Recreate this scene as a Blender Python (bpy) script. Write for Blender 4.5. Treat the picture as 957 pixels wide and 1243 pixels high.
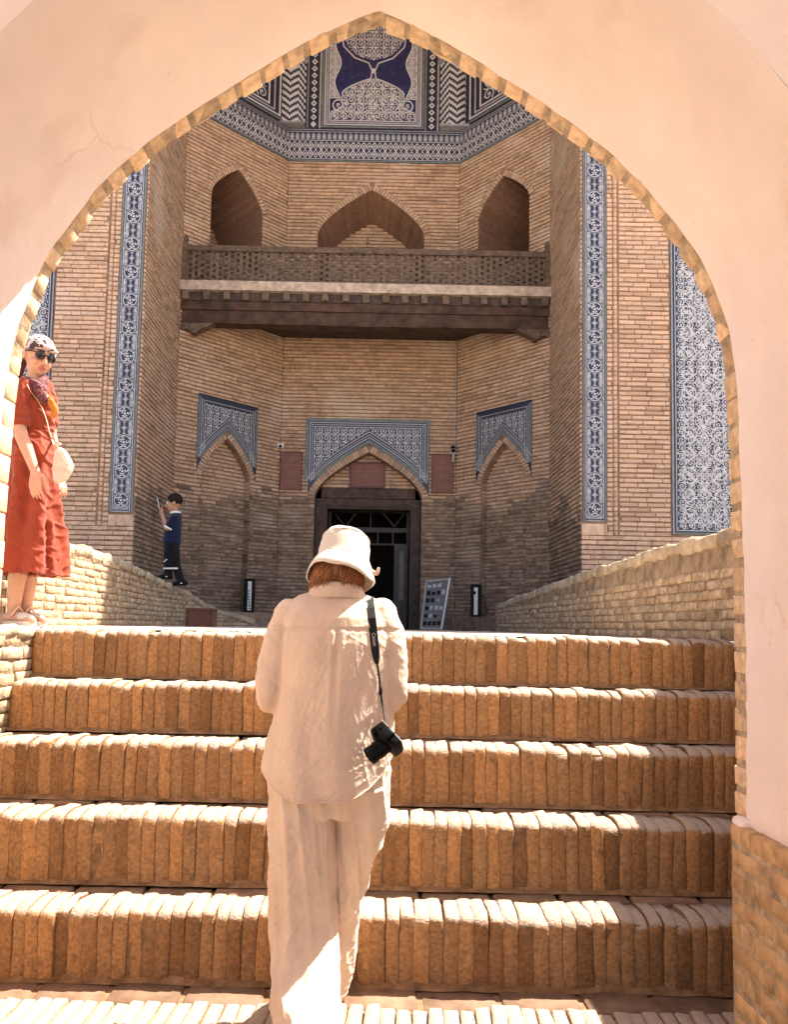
import bpy, bmesh, math, random
import numpy as np
from mathutils import Vector, Matrix, noise, geometry

for o in list(bpy.data.objects):
    bpy.data.objects.remove(o)
scene = bpy.context.scene
COL = scene.collection
R = math.radians

# ------------------------------------------------------------------ camera
FPX = 930.0                      # focal length in photograph pixels
PPX, PPY = 458.0, 691.7          # principal point in photograph pixels
PITCH, ROLL = R(4.2), R(1.12)
CZ = 1.269                       # camera height above the foot of the stairs
vF = Vector((0, math.cos(PITCH), math.sin(PITCH)))
vR0 = Vector((1, 0, 0))
vU0 = vR0.cross(vF)
vU = vU0 * math.cos(ROLL) - vR0 * math.sin(ROLL)
vR = vR0 * math.cos(ROLL) + vU0 * math.sin(ROLL)
CO = Vector((0, 0, CZ))
cam_d = bpy.data.cameras.new('camera')
cam = bpy.data.objects.new('photo_camera', cam_d)
COL.objects.link(cam)
cam_d.sensor_fit = 'HORIZONTAL'
cam_d.sensor_width = 36.0
cam_d.lens = FPX / 957.0 * 36.0
cam_d.shift_x = (478.5 - PPX) / 957.0
cam_d.shift_y = (PPY - 621.5) / 957.0
cam_d.clip_start = 0.05
cam_d.clip_end = 2000
m = Matrix((vR, vU, -vF)).transposed().to_4x4()
m.translation = CO
cam.matrix_world = m
scene.camera = cam

# ------------------------------------------------------------------ light
SUN = Vector((0.56, 0.335, 1.0)).normalized()       # direction towards the sun
EL = math.asin(SUN.z)
AZ = math.atan2(SUN.x, SUN.y)                      # from +Y towards +X
world = bpy.data.worlds.new('World')
scene.world = world
world.use_nodes = True
nt = world.node_tree
bg = nt.nodes['Background']
sky = nt.nodes.new('ShaderNodeTexSky')
sky.sky_type = 'NISHITA'
sky.sun_disc = False
sky.sun_elevation = EL
sky.sun_rotation = AZ
sky.air_density = 1.0
sky.dust_density = 2.5
sky.ozone_density = 0.7
nt.links.new(sky.outputs[0], bg.inputs[0])
bg.inputs[1].default_value = 0.10
sun_d = bpy.data.lights.new('sun', 'SUN')
sun_d.energy = 5.0
sun_d.angle = R(0.53)
sun_d.color = (1.0, 0.93, 0.82)
sun = bpy.data.objects.new('sun', sun_d)
COL.objects.link(sun)
sun.rotation_euler = SUN.to_track_quat('Z', 'Y').to_euler()
sun.location = (6, 5, 14)
scene.view_settings.view_transform = 'Standard'
scene.view_settings.look = 'None'
scene.view_settings.gamma = 1.0
scene.view_settings.use_curve_mapping = False
scene.view_settings.exposure = 1.92
scene.render.engine = 'CYCLES'
scene.cycles.max_bounces = 8
scene.cycles.diffuse_bounces = 5

# ------------------------------------------------------------------ pixels to places
def ray(x, y):
    return vF * FPX + vR * (x - PPX) - vU * (y - PPY)
def aY(x, y, Y):
    d = ray(x, y); return CO + d * (Y / d.y)
def aZ(x, y, Z):
    d = ray(x, y); return CO + d * ((Z - CZ) / d.z)
def aX(x, y, X):
    d = ray(x, y); return CO + d * (X / d.x)

# ------------------------------------------------------------------ mesh helpers
class MB:
    """collects faces for ONE mesh object"""
    def __init__(s):
        s.v = []; s.f = []; s.mi = []; s.r = []
    def add(s, vs, fs, mi=0, r=0.0):
        b = len(s.v)
        s.v.extend([tuple(p) for p in vs])
        for f in fs:
            s.f.append(tuple(b + i for i in f)); s.mi.append(mi); s.r.append(r)
    def quad(s, a, b, c, d, mi=0, r=0.0):
        s.add([a, b, c, d], [(0, 1, 2, 3)], mi, r)
    def box(s, x0, x1, y0, y1, z0, z1, mi=0, r=0.0, T=None):
        vs = [(x0, y0, z0), (x1, y0, z0), (x1, y1, z0), (x0, y1, z0), (x0, y0, z1), (x1, y0, z1), (x1, y1, z1), (x0, y1, z1)]
        if T is not None:
            vs = [T @ Vector(p) for p in vs]
        s.add(vs, [(3, 2, 1, 0), (4, 5, 6, 7), (0, 1, 5, 4), (1, 2, 6, 5), (2, 3, 7, 6), (3, 0, 4, 7)], mi, r)
    def tube(s, pts, rad, n=8, mi=0, cap=True, flat=None, r=0.0):
        """tube along pts; rad number/list; flat=(ref vector, ratio) squashes"""
        pts = [Vector(p) for p in pts]
        if not hasattr(rad, '__len__'):
            rad = [rad] * len(pts)
        b = len(s.v); prev = None
        for i, p in enumerate(pts):
            t = (pts[min(i + 1, len(pts) - 1)] - pts[max(i - 1, 0)])
            if t.length < 1e-9: t = Vector((0, 0, 1))
            t.normalize()
            if prev is None:
                a = Vector((0, 0, 1)) if abs(t.z) < 0.9 else Vector((1, 0, 0))
                e1 = t.cross(a).normalized()
            else:
                e1 = (prev - t * prev.dot(t))
                e1 = e1.normalized() if e1.length > 1e-6 else t.orthogonal().normalized()
            prev = e1
            e2 = t.cross(e1)
            rr = rad[i]
            if not hasattr(rr, '__len__'): rr = (rr, rr)
            for k in range(n):
                an = 2 * math.pi * k / n
                s.v.append(tuple(p + e1 * (math.cos(an) * rr[0]) + e2 * (math.sin(an) * rr[1])))
        for i in range(len(pts) - 1):
            for k in range(n):
                k2 = (k + 1) % n
                s.f.append((b + i * n + k, b + i * n + k2, b + (i + 1) * n + k2, b + (i + 1) * n + k)); s.mi.append(mi); s.r.append(r)
        if cap:
            s.f.append(tuple(b + k for k in reversed(range(n)))); s.mi.append(mi); s.r.append(r)
            e = b + (len(pts) - 1) * n
            s.f.append(tuple(e + k for k in range(n))); s.mi.append(mi); s.r.append(r)
    def ellipsoid(s, c, rx, ry, rz, T=None, nu=16, nv=10, mi=0):
        c = Vector(c); b = len(s.v)
        def P(q):
            q = Vector(q)
            return c + (T @ q if T is not None else q)
        s.v.append(tuple(P((0, 0, -rz))))
        for j in range(1, nv):
            a = -math.pi / 2 + math.pi * j / nv
            for i in range(nu):
                t = 2 * math.pi * i / nu
                s.v.append(tuple(P((rx * math.cos(a) * math.cos(t), ry * math.cos(a) * math.sin(t), rz * math.sin(a)))))
        s.v.append(tuple(P((0, 0, rz))))
        top = len(s.v) - 1
        for i in range(nu):
            i2 = (i + 1) % nu
            s.f.append((b, b + 1 + i2, b + 1 + i)); s.mi.append(mi); s.r.append(0)
            for j in range(nv - 2):
                q = b + 1 + j * nu
                s.f.append((q + i, q + i2, q + nu + i2, q + nu + i)); s.mi.append(mi); s.r.append(0)
            q = b + 1 + (nv - 2) * nu
            s.f.append((q + i, q + i2, top)); s.mi.append(mi); s.r.append(0)
    def rings(s, secs, n=24, mi=0):
        """closed loft: secs = list of (centre Vector, ex Vector, ey Vector)"""
        b = len(s.v)
        for c, ex, ey in secs:
            for k in range(n):
                a = 2 * math.pi * k / n
                s.v.append(tuple(c + ex * math.cos(a) + ey * math.sin(a)))
        for i in range(len(secs) - 1):
            for k in range(n):
                k2 = (k + 1) % n
                s.f.append((b + i * n + k, b + i * n + k2, b + (i + 1) * n + k2, b + (i + 1) * n + k)); s.mi.append(mi); s.r.append(0)
        s.f.append(tuple(b + k for k in reversed(range(n)))); s.mi.append(mi); s.r.append(0)
        e = b + (len(secs) - 1) * n
        s.f.append(tuple(e + k for k in range(n))); s.mi.append(mi); s.r.append(0)
    def mesh(s, name):
        me = bpy.data.meshes.new(name)
        me.from_pydata(s.v, [], s.f)
        if any(s.mi):
            me.polygons.foreach_set('material_index', s.mi)
        if any(s.r):
            at = me.attributes.new('rnd', 'FLOAT', 'FACE')
            at.data.foreach_set('value', s.r)
        me.update()
        return me

def link(name, me, mats, parent=None, smooth=False, loc=None):
    o = bpy.data.objects.new(name, me)
    COL.objects.link(o)
    if mats is not None and not me.materials:
        for q in (mats if isinstance(mats, (list, tuple)) else [mats]):
            me.materials.append(q)
    if smooth:
        me.polygons.foreach_set('use_smooth', [True] * len(me.polygons))
    if loc is not None: o.location = loc
    if parent is not None: o.parent = parent
    return o
def build(mb, name, mats, parent=None, smooth=False, **k):
    return link(name, mb.mesh(name), mats, parent, smooth, **k)
def thing(name, label, cat, group=None, loc=(0, 0, 0)):
    o = bpy.data.objects.new(name, None)
    COL.objects.link(o); o.location = loc; o.empty_display_size = 0.1
    return tag(o, label, cat, group)
def tag(o, label=None, cat=None, group=None, kind=None):
    if label: o['label'] = label
    if cat: o['category'] = cat
    if group: o['group'] = group
    if kind: o['kind'] = kind
    return o
def nz(p, s=1.0):
    return noise.noise(Vector(p) * s)

# ------------------------------------------------------------------ materials
def mat(name, base, rough=0.85, var=0.0, hue=None, nscale=18.0, namp=0.25, bump=0.3, bscale=60.0, spec=0.3, dirt=None, bdist=0.004, dust=None):
    """procedural: base colour broken up by noise, per-piece variation, grain bump"""
    M = bpy.data.materials.new(name)
    M.use_nodes = True
    t = M.node_tree; N = t.nodes; L = t.links
    b = N['Principled BSDF']
    b.inputs['Roughness'].default_value = rough
    b.inputs['Specular IOR Level'].default_value = spec
    tc = N.new('ShaderNodeTexCoord')
    oi = N.new('ShaderNodeObjectInfo')
    at = N.new('ShaderNodeAttribute'); at.attribute_name = 'rnd'
    rs = N.new('ShaderNodeMath'); rs.operation = 'ADD'
    L.new(oi.outputs['Random'], rs.inputs[0]); L.new(at.outputs['Fac'], rs.inputs[1])
    rf = N.new('ShaderNodeMath'); rf.operation = 'FRACT'; L.new(rs.outputs[0], rf.inputs[0])
    off = N.new('ShaderNodeVectorMath'); off.operation = 'ADD'
    sc = N.new('ShaderNodeMath'); sc.operation = 'MULTIPLY'; sc.inputs[1].default_value = 37.0 if var else 0.0
    L.new(oi.outputs['Random'], sc.inputs[0])
    L.new(tc.outputs['Object'], off.inputs[0]); L.new(sc.outputs[0], off.inputs[1])
    n1 = N.new('ShaderNodeTexNoise'); n1.inputs['Scale'].default_value = nscale; n1.inputs['Detail'].default_value = 5
    n1.inputs['Roughness'].default_value = 0.62
    L.new(off.outputs[0], n1.inputs['Vector'])
    col = Vector(base[:3])
    cr = N.new('ShaderNodeValToRGB')
    e = cr.color_ramp.elements
    lo = [max(0.0, c * (1 - namp * 1.5)) for c in col]; hi = [min(1, c * (1 + namp)) for c in col]
    e[0].position = 0.28; e[0].color = (*lo, 1); e[1].position = 0.72; e[1].color = (*hi, 1)
    L.new(n1.outputs['Fac'], cr.inputs[0])
    out = cr.outputs[0]
    if var:
        vr = N.new('ShaderNodeValToRGB'); vr.color_ramp.interpolation = 'LINEAR'
        h = hue or [(1 - var, 1 - var, 1 - var), (1, 1, 1), (1 + var, 1 + var * 0.9, 1 + var * 0.8)]
        ve = vr.color_ramp.elements
        while len(ve) < len(h): ve.new(0.5)
        for i, c in enumerate(h):
            ve[i].position = i / (len(h) - 1); ve[i].color = (*c, 1)
        L.new(rf.outputs[0], vr.inputs[0])
        mx = N.new('ShaderNodeMix'); mx.data_type = 'RGBA'; mx.blend_type = 'MULTIPLY'; mx.inputs[0].default_value = 1.0
        mx.clamp_result = False
        L.new(out, mx.inputs[6]); L.new(vr.outputs[0], mx.inputs[7]); out = mx.outputs[2]
    if dirt:
        # dirt = (colour, scale, threshold): irregular stains
        n2 = N.new('ShaderNodeTexNoise'); n2.inputs['Scale'].default_value = dirt[1]; n2.inputs['Detail'].default_value = 6
        L.new(off.outputs[0], n2.inputs['Vector'])
        dr = N.new('ShaderNodeValToRGB'); de = dr.color_ramp.elements
        de[0].position = dirt[2]; de[0].color = (0, 0, 0, 1); de[1].position = min(1, dirt[2] + 0.14); de[1].color = (0.85, 0.85, 0.85, 1)
        L.new(n2.outputs['Fac'], dr.inputs[0])
        mx = N.new('ShaderNodeMix'); mx.data_type = 'RGBA'
        L.new(dr.outputs[0], mx.inputs[0]); L.new(out, mx.inputs[6]); mx.inputs[7].default_value = (*dirt[0], 1); out = mx.outputs[2]
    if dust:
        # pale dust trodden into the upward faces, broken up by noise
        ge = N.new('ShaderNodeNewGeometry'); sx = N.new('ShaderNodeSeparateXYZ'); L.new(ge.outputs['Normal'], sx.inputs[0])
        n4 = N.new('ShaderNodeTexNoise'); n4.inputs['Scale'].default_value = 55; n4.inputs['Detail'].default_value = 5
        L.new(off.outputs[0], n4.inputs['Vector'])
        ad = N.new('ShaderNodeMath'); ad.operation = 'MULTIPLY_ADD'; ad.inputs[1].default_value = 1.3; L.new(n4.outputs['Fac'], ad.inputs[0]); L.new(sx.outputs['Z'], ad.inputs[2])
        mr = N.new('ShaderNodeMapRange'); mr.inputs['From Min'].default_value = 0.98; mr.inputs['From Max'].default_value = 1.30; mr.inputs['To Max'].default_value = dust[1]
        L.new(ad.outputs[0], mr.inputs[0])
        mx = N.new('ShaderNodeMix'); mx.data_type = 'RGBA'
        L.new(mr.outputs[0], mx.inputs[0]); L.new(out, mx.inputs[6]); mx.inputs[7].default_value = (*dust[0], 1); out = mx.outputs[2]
    L.new(out, b.inputs['Base Color'])
    if bump:
        n3 = N.new('ShaderNodeTexNoise'); n3.inputs['Scale'].default_value = bscale; n3.inputs['Detail'].default_value = 6
        L.new(off.outputs[0], n3.inputs['Vector'])
        bp = N.new('ShaderNodeBump'); bp.inputs['Strength'].default_value = bump; bp.inputs['Distance'].default_value = bdist
        L.new(n3.outputs['Fac'], bp.inputs['Height']); L.new(bp.outputs[0], b.inputs['Normal'])
    return M

HUE = [(0.80, 0.75, 0.71), (0.96, 0.93, 0.90), (1.0, 1.0, 1.0), (1.08, 1.02, 0.97), (1.18, 1.13, 1.08)]
HUE2 = [(0.62, 0.57, 0.53), (0.9, 0.86, 0.82), (1.0, 1.0, 1.0), (1.1, 1.06, 1.0), (1.28, 1.18, 1.05)]
M = {}
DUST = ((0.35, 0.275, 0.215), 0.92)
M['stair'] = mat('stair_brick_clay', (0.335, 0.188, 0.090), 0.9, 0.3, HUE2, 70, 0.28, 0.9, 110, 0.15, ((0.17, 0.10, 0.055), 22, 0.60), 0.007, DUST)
M['stair_mortar'] = mat('stair_mortar', (0.23, 0.135, 0.072), 0.95, 0, None, 14, 0.4, 0.8, 40, 0.1, None, 0.01)
M['paver'] = mat('paver_clay_shaded', (0.19, 0.12, 0.08), 0.92, 0.25, HUE, 12, 0.3, 0.5, 50, 0.15)  # clay darkened to stand in for the risers' shadow on the paver strips
M['brick'] = mat('facade_brick', (0.47, 0.325, 0.222), 0.9, 0.3, HUE, 14, 0.2, 0.5, 70, 0.2, ((0.56, 0.43, 0.33), 0.9, 0.56))
M['brick_low'] = mat('facade_brick_damp', (0.28, 0.205, 0.155), 0.92, 0.3, HUE2, 10, 0.35, 0.5, 60, 0.2, ((0.43, 0.34, 0.27), 1.3, 0.58))
M['brick_pink'] = mat('facade_brick_rosy', (0.56, 0.39, 0.28), 0.9, 0.25, HUE, 14, 0.18, 0.5, 70, 0.2, ((0.60, 0.45, 0.36), 1.1, 0.56))
M['brick_dark'] = mat('dark_red_brick', (0.27, 0.16, 0.11), 0.9, 0.3, HUE, 14, 0.2, 0.5, 70, 0.2)  # darker, redder brick for the courses lining the deep niches
M['mortar'] = mat('facade_mortar', (0.31, 0.205, 0.138), 0.95, 0, None, 4, 0.35, 0.6, 40, 0.1)
M['parapet'] = mat('parapet_brick', (0.44, 0.335, 0.225), 0.93, 0.3, HUE, 22, 0.35, 0.9, 40, 0.1, ((0.20, 0.14, 0.09), 7, 0.62), 0.008)
M['parapet_mortar'] = mat('parapet_mud', (0.30, 0.215, 0.135), 0.95, 0, None, 9, 0.4, 1.0, 25, 0.1, None, 0.012)
M['coping'] = mat('coping_stone', (0.44, 0.36, 0.25), 0.93, 0.2, HUE, 9, 0.35, 0.9, 30, 0.1, ((0.25, 0.2, 0.14), 6, 0.6), 0.01)
def plaster_mat():
    Mt = mat('pale_plaster', (0.92, 0.785, 0.715), 0.92, 0, None, 2.6, 0.06, 0, 16, 0.15, ((0.80, 0.63, 0.53), 2.2, 0.62), 0.006)
    t = Mt.node_tree; N = t.nodes; L = t.links; b = N['Principled BSDF']
    tc = N.new('ShaderNodeTexCoord')
    # fine crazing and a few longer cracks
    wn = N.new('ShaderNodeTexNoise'); wn.inputs['Scale'].default_value = 2.5; wn.inputs['Detail'].default_value = 5; L.new(tc.outputs['Object'], wn.inputs['Vector'])
    ma = N.new('ShaderNodeVectorMath'); ma.operation = 'MULTIPLY_ADD'; ma.inputs[1].default_value = (.45, .45, .45); L.new(wn.outputs['Color'], ma.inputs[0]); L.new(tc.outputs['Object'], ma.inputs[2])
    vo = N.new('ShaderNodeTexVoronoi'); vo.feature = 'DISTANCE_TO_EDGE'; vo.inputs['Scale'].default_value = 1.7; L.new(ma.outputs[0], vo.inputs['Vector'])
    r1 = N.new('ShaderNodeMapRange'); r1.inputs['From Min'].default_value = .0025; r1.inputs['From Max'].default_value = .007; r1.inputs['To Min'].default_value = 1; r1.inputs['To Max'].default_value = 0; L.new(vo.outputs['Distance'], r1.inputs[0])
    mk = N.new('ShaderNodeTexNoise'); mk.inputs['Scale'].default_value = 1.9; mk.inputs['Detail'].default_value = 3; L.new(tc.outputs['Object'], mk.inputs['Vector'])
    r2 = N.new('ShaderNodeMapRange'); r2.inputs['From Min'].default_value = .56; r2.inputs['From Max'].default_value = .66; r2.inputs['To Max'].default_value = .3; L.new(mk.outputs['Fac'], r2.inputs[0])
    mu = N.new('ShaderNodeMath'); mu.operation = 'MULTIPLY'; L.new(r1.outputs[0], mu.inputs[0]); L.new(r2.outputs[0], mu.inputs[1])
    old = b.inputs['Base Color'].links[0].from_socket
    mx = N.new('ShaderNodeMix'); mx.data_type = 'RGBA'; L.new(mu.outputs[0], mx.inputs[0]); L.new(old, mx.inputs[6]); mx.inputs[7].default_value = (.52, .37, .29, 1)
    # specks
    sp = N.new('ShaderNodeTexVoronoi'); sp.inputs['Scale'].default_value = 9; L.new(ma.outputs[0], sp.inputs['Vector'])
    r3 = N.new('ShaderNodeMapRange'); r3.inputs['From Min'].default_value = .03; r3.inputs['From Max'].default_value = .05; r3.inputs['To Min'].default_value = .35; r3.inputs['To Max'].default_value = 0; L.new(sp.outputs['Distance'], r3.inputs[0])
    m2 = N.new('ShaderNodeMix'); m2.data_type = 'RGBA'; L.new(r3.outputs[0], m2.inputs[0]); L.new(mx.outputs[2], m2.inputs[6]); m2.inputs[7].default_value = (.5, .36, .28, 1)
    L.new(m2.outputs[2], b.inputs['Base Color'])
    # trowel waves, grit and the relief of the cracks
    n1 = N.new('ShaderNodeTexNoise'); n1.inputs['Scale'].default_value = 5.5; n1.inputs['Detail'].default_value = 7; n1.inputs['Roughness'].default_value = .6; L.new(tc.outputs['Object'], n1.inputs['Vector'])
    ad = N.new('ShaderNodeMath'); ad.operation = 'MULTIPLY_ADD'; ad.inputs[1].default_value = -.35; L.new(mu.outputs[0], ad.inputs[0]); L.new(n1.outputs['Fac'], ad.inputs[2])
    bp = N.new('ShaderNodeBump'); bp.inputs['Strength'].default_value = .5; bp.inputs['Distance'].default_value = .03; L.new(ad.outputs[0], bp.inputs['Height']); L.new(bp.outputs[0], b.inputs['Normal'])
    return Mt
M['plaster'] = plaster_mat()
M['ring'] = mat('arch_brick_clay', (0.74, 0.54, 0.345), 0.9, 0.22, HUE, 24, 0.25, 0.6, 60, 0.15)
M['ring_mortar'] = mat('arch_mortar', (0.46, 0.34, 0.22), 0.95, 0, None, 25, 0.35, 0.8, 60, 0.1)
M['pier'] = mat('pier_brick', (0.56, 0.37, 0.20), 0.9, 0.16, HUE, 16, 0.3, 0.6, 45, 0.15, ((0.42, 0.26, 0.12), 8, 0.58))
M['wood'] = mat('dark_wood', (0.075, 0.048, 0.036), 0.7, 0.2, HUE, 10, 0.4, 0.5, 35, 0.3)
M['wood_grey'] = mat('weathered_wood', (0.14, 0.098, 0.070), 0.8, 0.25, HUE, 16, 0.4, 0.5, 50, 0.25)
M['beam'] = mat('beam_wood', (0.080, 0.045, 0.031), 0.75, 0.15, HUE, 5, 0.45, 0.5, 30, 0.25)
M['slab'] = mat('balcony_edge_earth', (0.50, 0.385, 0.29), 0.95, 0, None, 10, 0.3, 0.7, 40, 0.1)
M['navy'] = mat('navy_glaze', (0.019, 0.021, 0.044), 0.42, 0.2, HUE, 20, 0.3, 0.08, 50, 0.5)
M['cobalt'] = mat('cobalt_glaze', (0.016, 0.019, 0.095), 0.4, 0.2, HUE, 25, 0.4, 0.08, 50, 0.5)
M['white_glaze'] = mat('white_glaze', (0.52, 0.51, 0.52), 0.42, 0, None, 20, 0.12, 0.08, 50, 0.5)
M['grey_glaze'] = mat('grey_blue_glaze', (0.30, 0.305, 0.345), 0.42, 0.15, HUE, 20, 0.2, 0.08, 50, 0.5)
M['turq'] = mat('turquoise_border', (0.14, 0.165, 0.165), 0.55, 0.15, HUE, 15, 0.25, 0.1, 50, 0.4)
M['door_grey'] = mat('grey_door_paint', (0.055, 0.047, 0.044), 0.6, 0, None, 8, 0.3, 0.2, 40, 0.3)
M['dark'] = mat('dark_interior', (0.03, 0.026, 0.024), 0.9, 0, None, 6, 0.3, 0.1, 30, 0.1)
M['plaque'] = mat('red_plaque', (0.19, 0.066, 0.04), 0.5, 0, None, 8, 0.15, 0.05, 40, 0.4)
M['plaque_dk'] = mat('plaque_frame', (0.10, 0.038, 0.026), 0.5, 0, None, 8, 0.2, 0.05, 40, 0.4)
M['gold'] = mat('faded_lettering', (0.24, 0.11, 0.07), 0.5, 0, None, 8, 0.1, 0, 40, 0.4)
M['black'] = mat('black_plastic', (0.004, 0.004, 0.004), 0.45, 0, None, 40, 0.2, 0.15, 300, 0.12, None, 0.0006)
M['rubber'] = mat('black_rubber', (0.007, 0.007, 0.007), 0.55, 0, None, 40, 0.2, 0.1, 200, 0.1, None, 0.0006)
M['strap'] = mat('strap_webbing', (0.010, 0.009, 0.009), 0.7, 0, None, 60, 0.3, 0.3, 400, 0.3, None, 0.0006)
M['white'] = mat('white_paint', (0.72, 0.71, 0.69), 0.5, 0, None, 10, 0.08, 0.05, 50, 0.4)
M['grey'] = mat('grey_print', (0.13, 0.11, 0.098), 0.6, 0, None, 10, 0.1, 0.05, 50, 0.3)
M['metal'] = mat('dull_metal', (0.35, 0.34, 0.33), 0.4, 0, None, 20, 0.15, 0.05, 60, 0.5)
M['lightwood'] = mat('raw_wood', (0.34, 0.22, 0.13), 0.7, 0, None, 12, 0.3, 0.3, 40, 0.3)
M['redwood'] = mat('red_brown_wood', (0.13, 0.055, 0.04), 0.6, 0, None, 9, 0.3, 0.2, 40, 0.3)
M['earth'] = mat('dusty_ground', (0.52, 0.42, 0.32), 0.95, 0, None, 1.5, 0.25, 0.7, 20, 0.1, None, 0.02)
gl = bpy.data.materials.new('window_glass'); gl.use_nodes = True
gb = gl.node_tree.nodes['Principled BSDF']
gb.inputs['Base Color'].default_value = (0.05, 0.05, 0.05, 1); gb.inputs['Roughness'].default_value = 0.06
gb.inputs['Specular IOR Level'].default_value = 0.9
M['glass'] = gl
# ------------------------------------------------------------------ rough pieces
rng = random.Random(7)
def rough_box(name, lx, ly, lz, bev, amp, seed, cuts=1, seg=2):
    """worn block centred on its origin"""
    bm = bmesh.new()
    bmesh.ops.create_cube(bm, size=1.0)
    bmesh.ops.scale(bm, vec=(lx, ly, lz), verts=bm.verts)
    if cuts:
        bmesh.ops.subdivide_edges(bm, edges=[e for e in bm.edges if e.calc_length() > 0.5 * max(lx, ly, lz)], cuts=cuts, use_grid_fill=True)
    bmesh.ops.bevel(bm, geom=[e for e in bm.edges if e.calc_face_angle(0) > 0.5], offset=bev, segments=seg, profile=0.5, affect='EDGES')
    s = Vector((seed * 3.17, seed * 1.31, seed * 7.7))
    for v in bm.verts:
        p = v.co + s
        n = Vector((noise.noise(p * 14), noise.noise(p * 14 + Vector((9, 0, 0))), noise.noise(p * 14 + Vector((0, 9, 0)))))
        n2 = Vector((noise.noise(p * 40), noise.noise(p * 40 + Vector((9, 0, 0))), noise.noise(p * 40 + Vector((0, 9, 0)))))
        v.co += n * amp + n2 * amp * 0.5
    me = bpy.data.meshes.new(name)
    bm.to_mesh(me); bm.free()
    return me
def smooth_me(me):
    me.polygons.foreach_set('use_smooth', [True] * len(me.polygons))
    return me

# ------------------------------------------------------------------ ground and terrace
def sheet(name, x0, x1, y0, y1, z, nx, ny, amp, m, kind='structure', sc=1.2):
    mb = MB()
    for j in range(ny + 1):
        for i in range(nx + 1):
            x = x0 + (x1 - x0) * i / nx; y = y0 + (y1 - y0) * j / ny
            mb.v.append((x, y, z + amp * nz((x, y, 0), sc)))
    for j in range(ny):
        for i in range(nx):
            a = j * (nx + 1) + i
            mb.f.append((a, a + 1, a + nx + 2, a + nx + 1)); mb.mi.append(0); mb.r.append(0)
    o = build(mb, name, m, None, True)
    o['kind'] = kind
    return o
sheet('ground', -400, 400, -400, 400, -0.03, 2, 2, 0, M['earth'])

YS, ZS = [], []                     # front edge (Y) and top (Z) of each step, lowest first
Yk = aZ(457, 1196, 0.0).y
for top, foot in [(1108, 1077), (993, 975), (903, 893), (832, 828), (768, None)]:
    zk = aY(457, top, Yk).z
    YS.append(Yk); ZS.append(zk)
    if foot: Yk = aZ(457, foot, zk).y
TERR = ZS[-1]
XL, XR = -1.70, 1.78                # the stairs run between these two walls
terr = MB()
terr.box(-14, 14, YS[-1] + 0.10, 10.0, -0.02, TERR - 0.02)
terr.box(-14, XL - 0.03, 2.47, YS[-1] + 0.10, -0.02, TERR - 0.02)
terr.box(XR + 0.03, 14, 2.47, YS[-1] + 0.10, -0.02, TERR - 0.02)
terr.box(-14, 14, 10.0, 19.0, -0.02, TERR - 0.025)
t_o = build(terr, 'terrace', M['earth']); t_o['kind'] = 'structure'
sh = sheet('terrace_paving', XL - 0.6, XR, YS[-1] + 0.13, 9.9, TERR - 0.008, 40, 60, 0.006, M['earth'], sc=5)

# ------------------------------------------------------------------ staircase
stairs = thing('staircase', 'stairs', 'stairs'); del stairs['label'], stairs['category']
stairs['kind'] = 'structure'
NV = 9
nose = []
for i in range(NV):
    me = rough_box('stair_brick', 0.0475, 0.17, 1.0, 0.001, 0, i, 0)
    bpy.data.meshes.remove(me)
def stair_brick(h, seed, worn):
    """brick on edge: front-top edge rounded by feet, ragged foot"""
    bm = bmesh.new()
    th = 0.0508; dp = 0.185
    prof = [(0.0, 0.0)]                      # (y, z) front face bottom to top, then back
    rr = 0.016 + 0.014 * worn
    wr = 0.022 + 0.020 * worn                # how far the nosing is worn down
    prof += [(0.0, h * 0.33), (0.0, h * 0.66), (0.0, h - wr), (0.006, h - wr * 0.55), (0.020, h - wr * 0.25), (0.050, h - wr * 0.05), (dp * 0.55, h + 0.003), (dp, h - 0.004), (dp, 0.0)]
    xs = [(-th / 2 + 0.010, 0.0), (-th / 2 + 0.003, 0.006), (-th / 2, 0.014), (th / 2, 0.014), (th / 2 - 0.003, 0.006), (th / 2 - 0.010, 0.0)]
    # columns across thickness; inset pulls the outline in for rounded arrises
    cols = [(-th / 2, 0.0048), (-th / 2 + 0.005, 0.0008), (0, 0.0), (th / 2 - 0.005, 0.0008), (th / 2, 0.0048)]
    s = Vector((seed * 5.1, seed * 2.3, 0))
    rows = []
    n = len(prof)
    for (x, ins) in cols:
        row = []
        for (y, z) in prof:
            yy = y + ins * (1 if y < dp * 0.45 else 0)
            zz = z - (ins * 0.9 if z > h * 0.8 else 0)
            p = Vector((x, yy, zz))
            q = p + s
            w = 0.0045
            d = Vector((noise.noise(q * 16) * w, noise.noise(q * 18 + Vector((5, 5, 5))) * w * 1.3, noise.noise(q * 20 + Vector((0, 7, 3))) * w * (1.6 if z > h * 0.6 else 0.6)))
            lump = noise.noise(q * 55) * 0.0022
            row.append(bm.verts.new(p + d + Vector((0, lump, lump if z > h * 0.7 else 0))))
        rows.append(row)
    for i in range(len(cols) - 1):
        for k in range(n - 1):
            bm.faces.new((rows[i][k], rows[i + 1][k], rows[i + 1][k + 1], rows[i][k + 1]))
    for i in (0, -1):
        f = rows[i] if i else list(reversed(rows[i]))
        bm.faces.new(f)
    bmesh.ops.recalc_face_normals(bm, faces=bm.faces)
    me = bpy.data.meshes.new('stair_brick')
    bm.to_mesh(me); bm.free()
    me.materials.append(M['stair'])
    for p in me.polygons:
        p.use_smooth = len(p.vertices) == 4
    return me
pav = [rough_box('stair_paver', 0.255, 0.115, 0.04, 0.008, 0.004, i + 20, 1, 1) for i in range(4)]
for me in pav: me.materials.append(M['paver']); smooth_me(me)
prevz = 0.0
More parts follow.
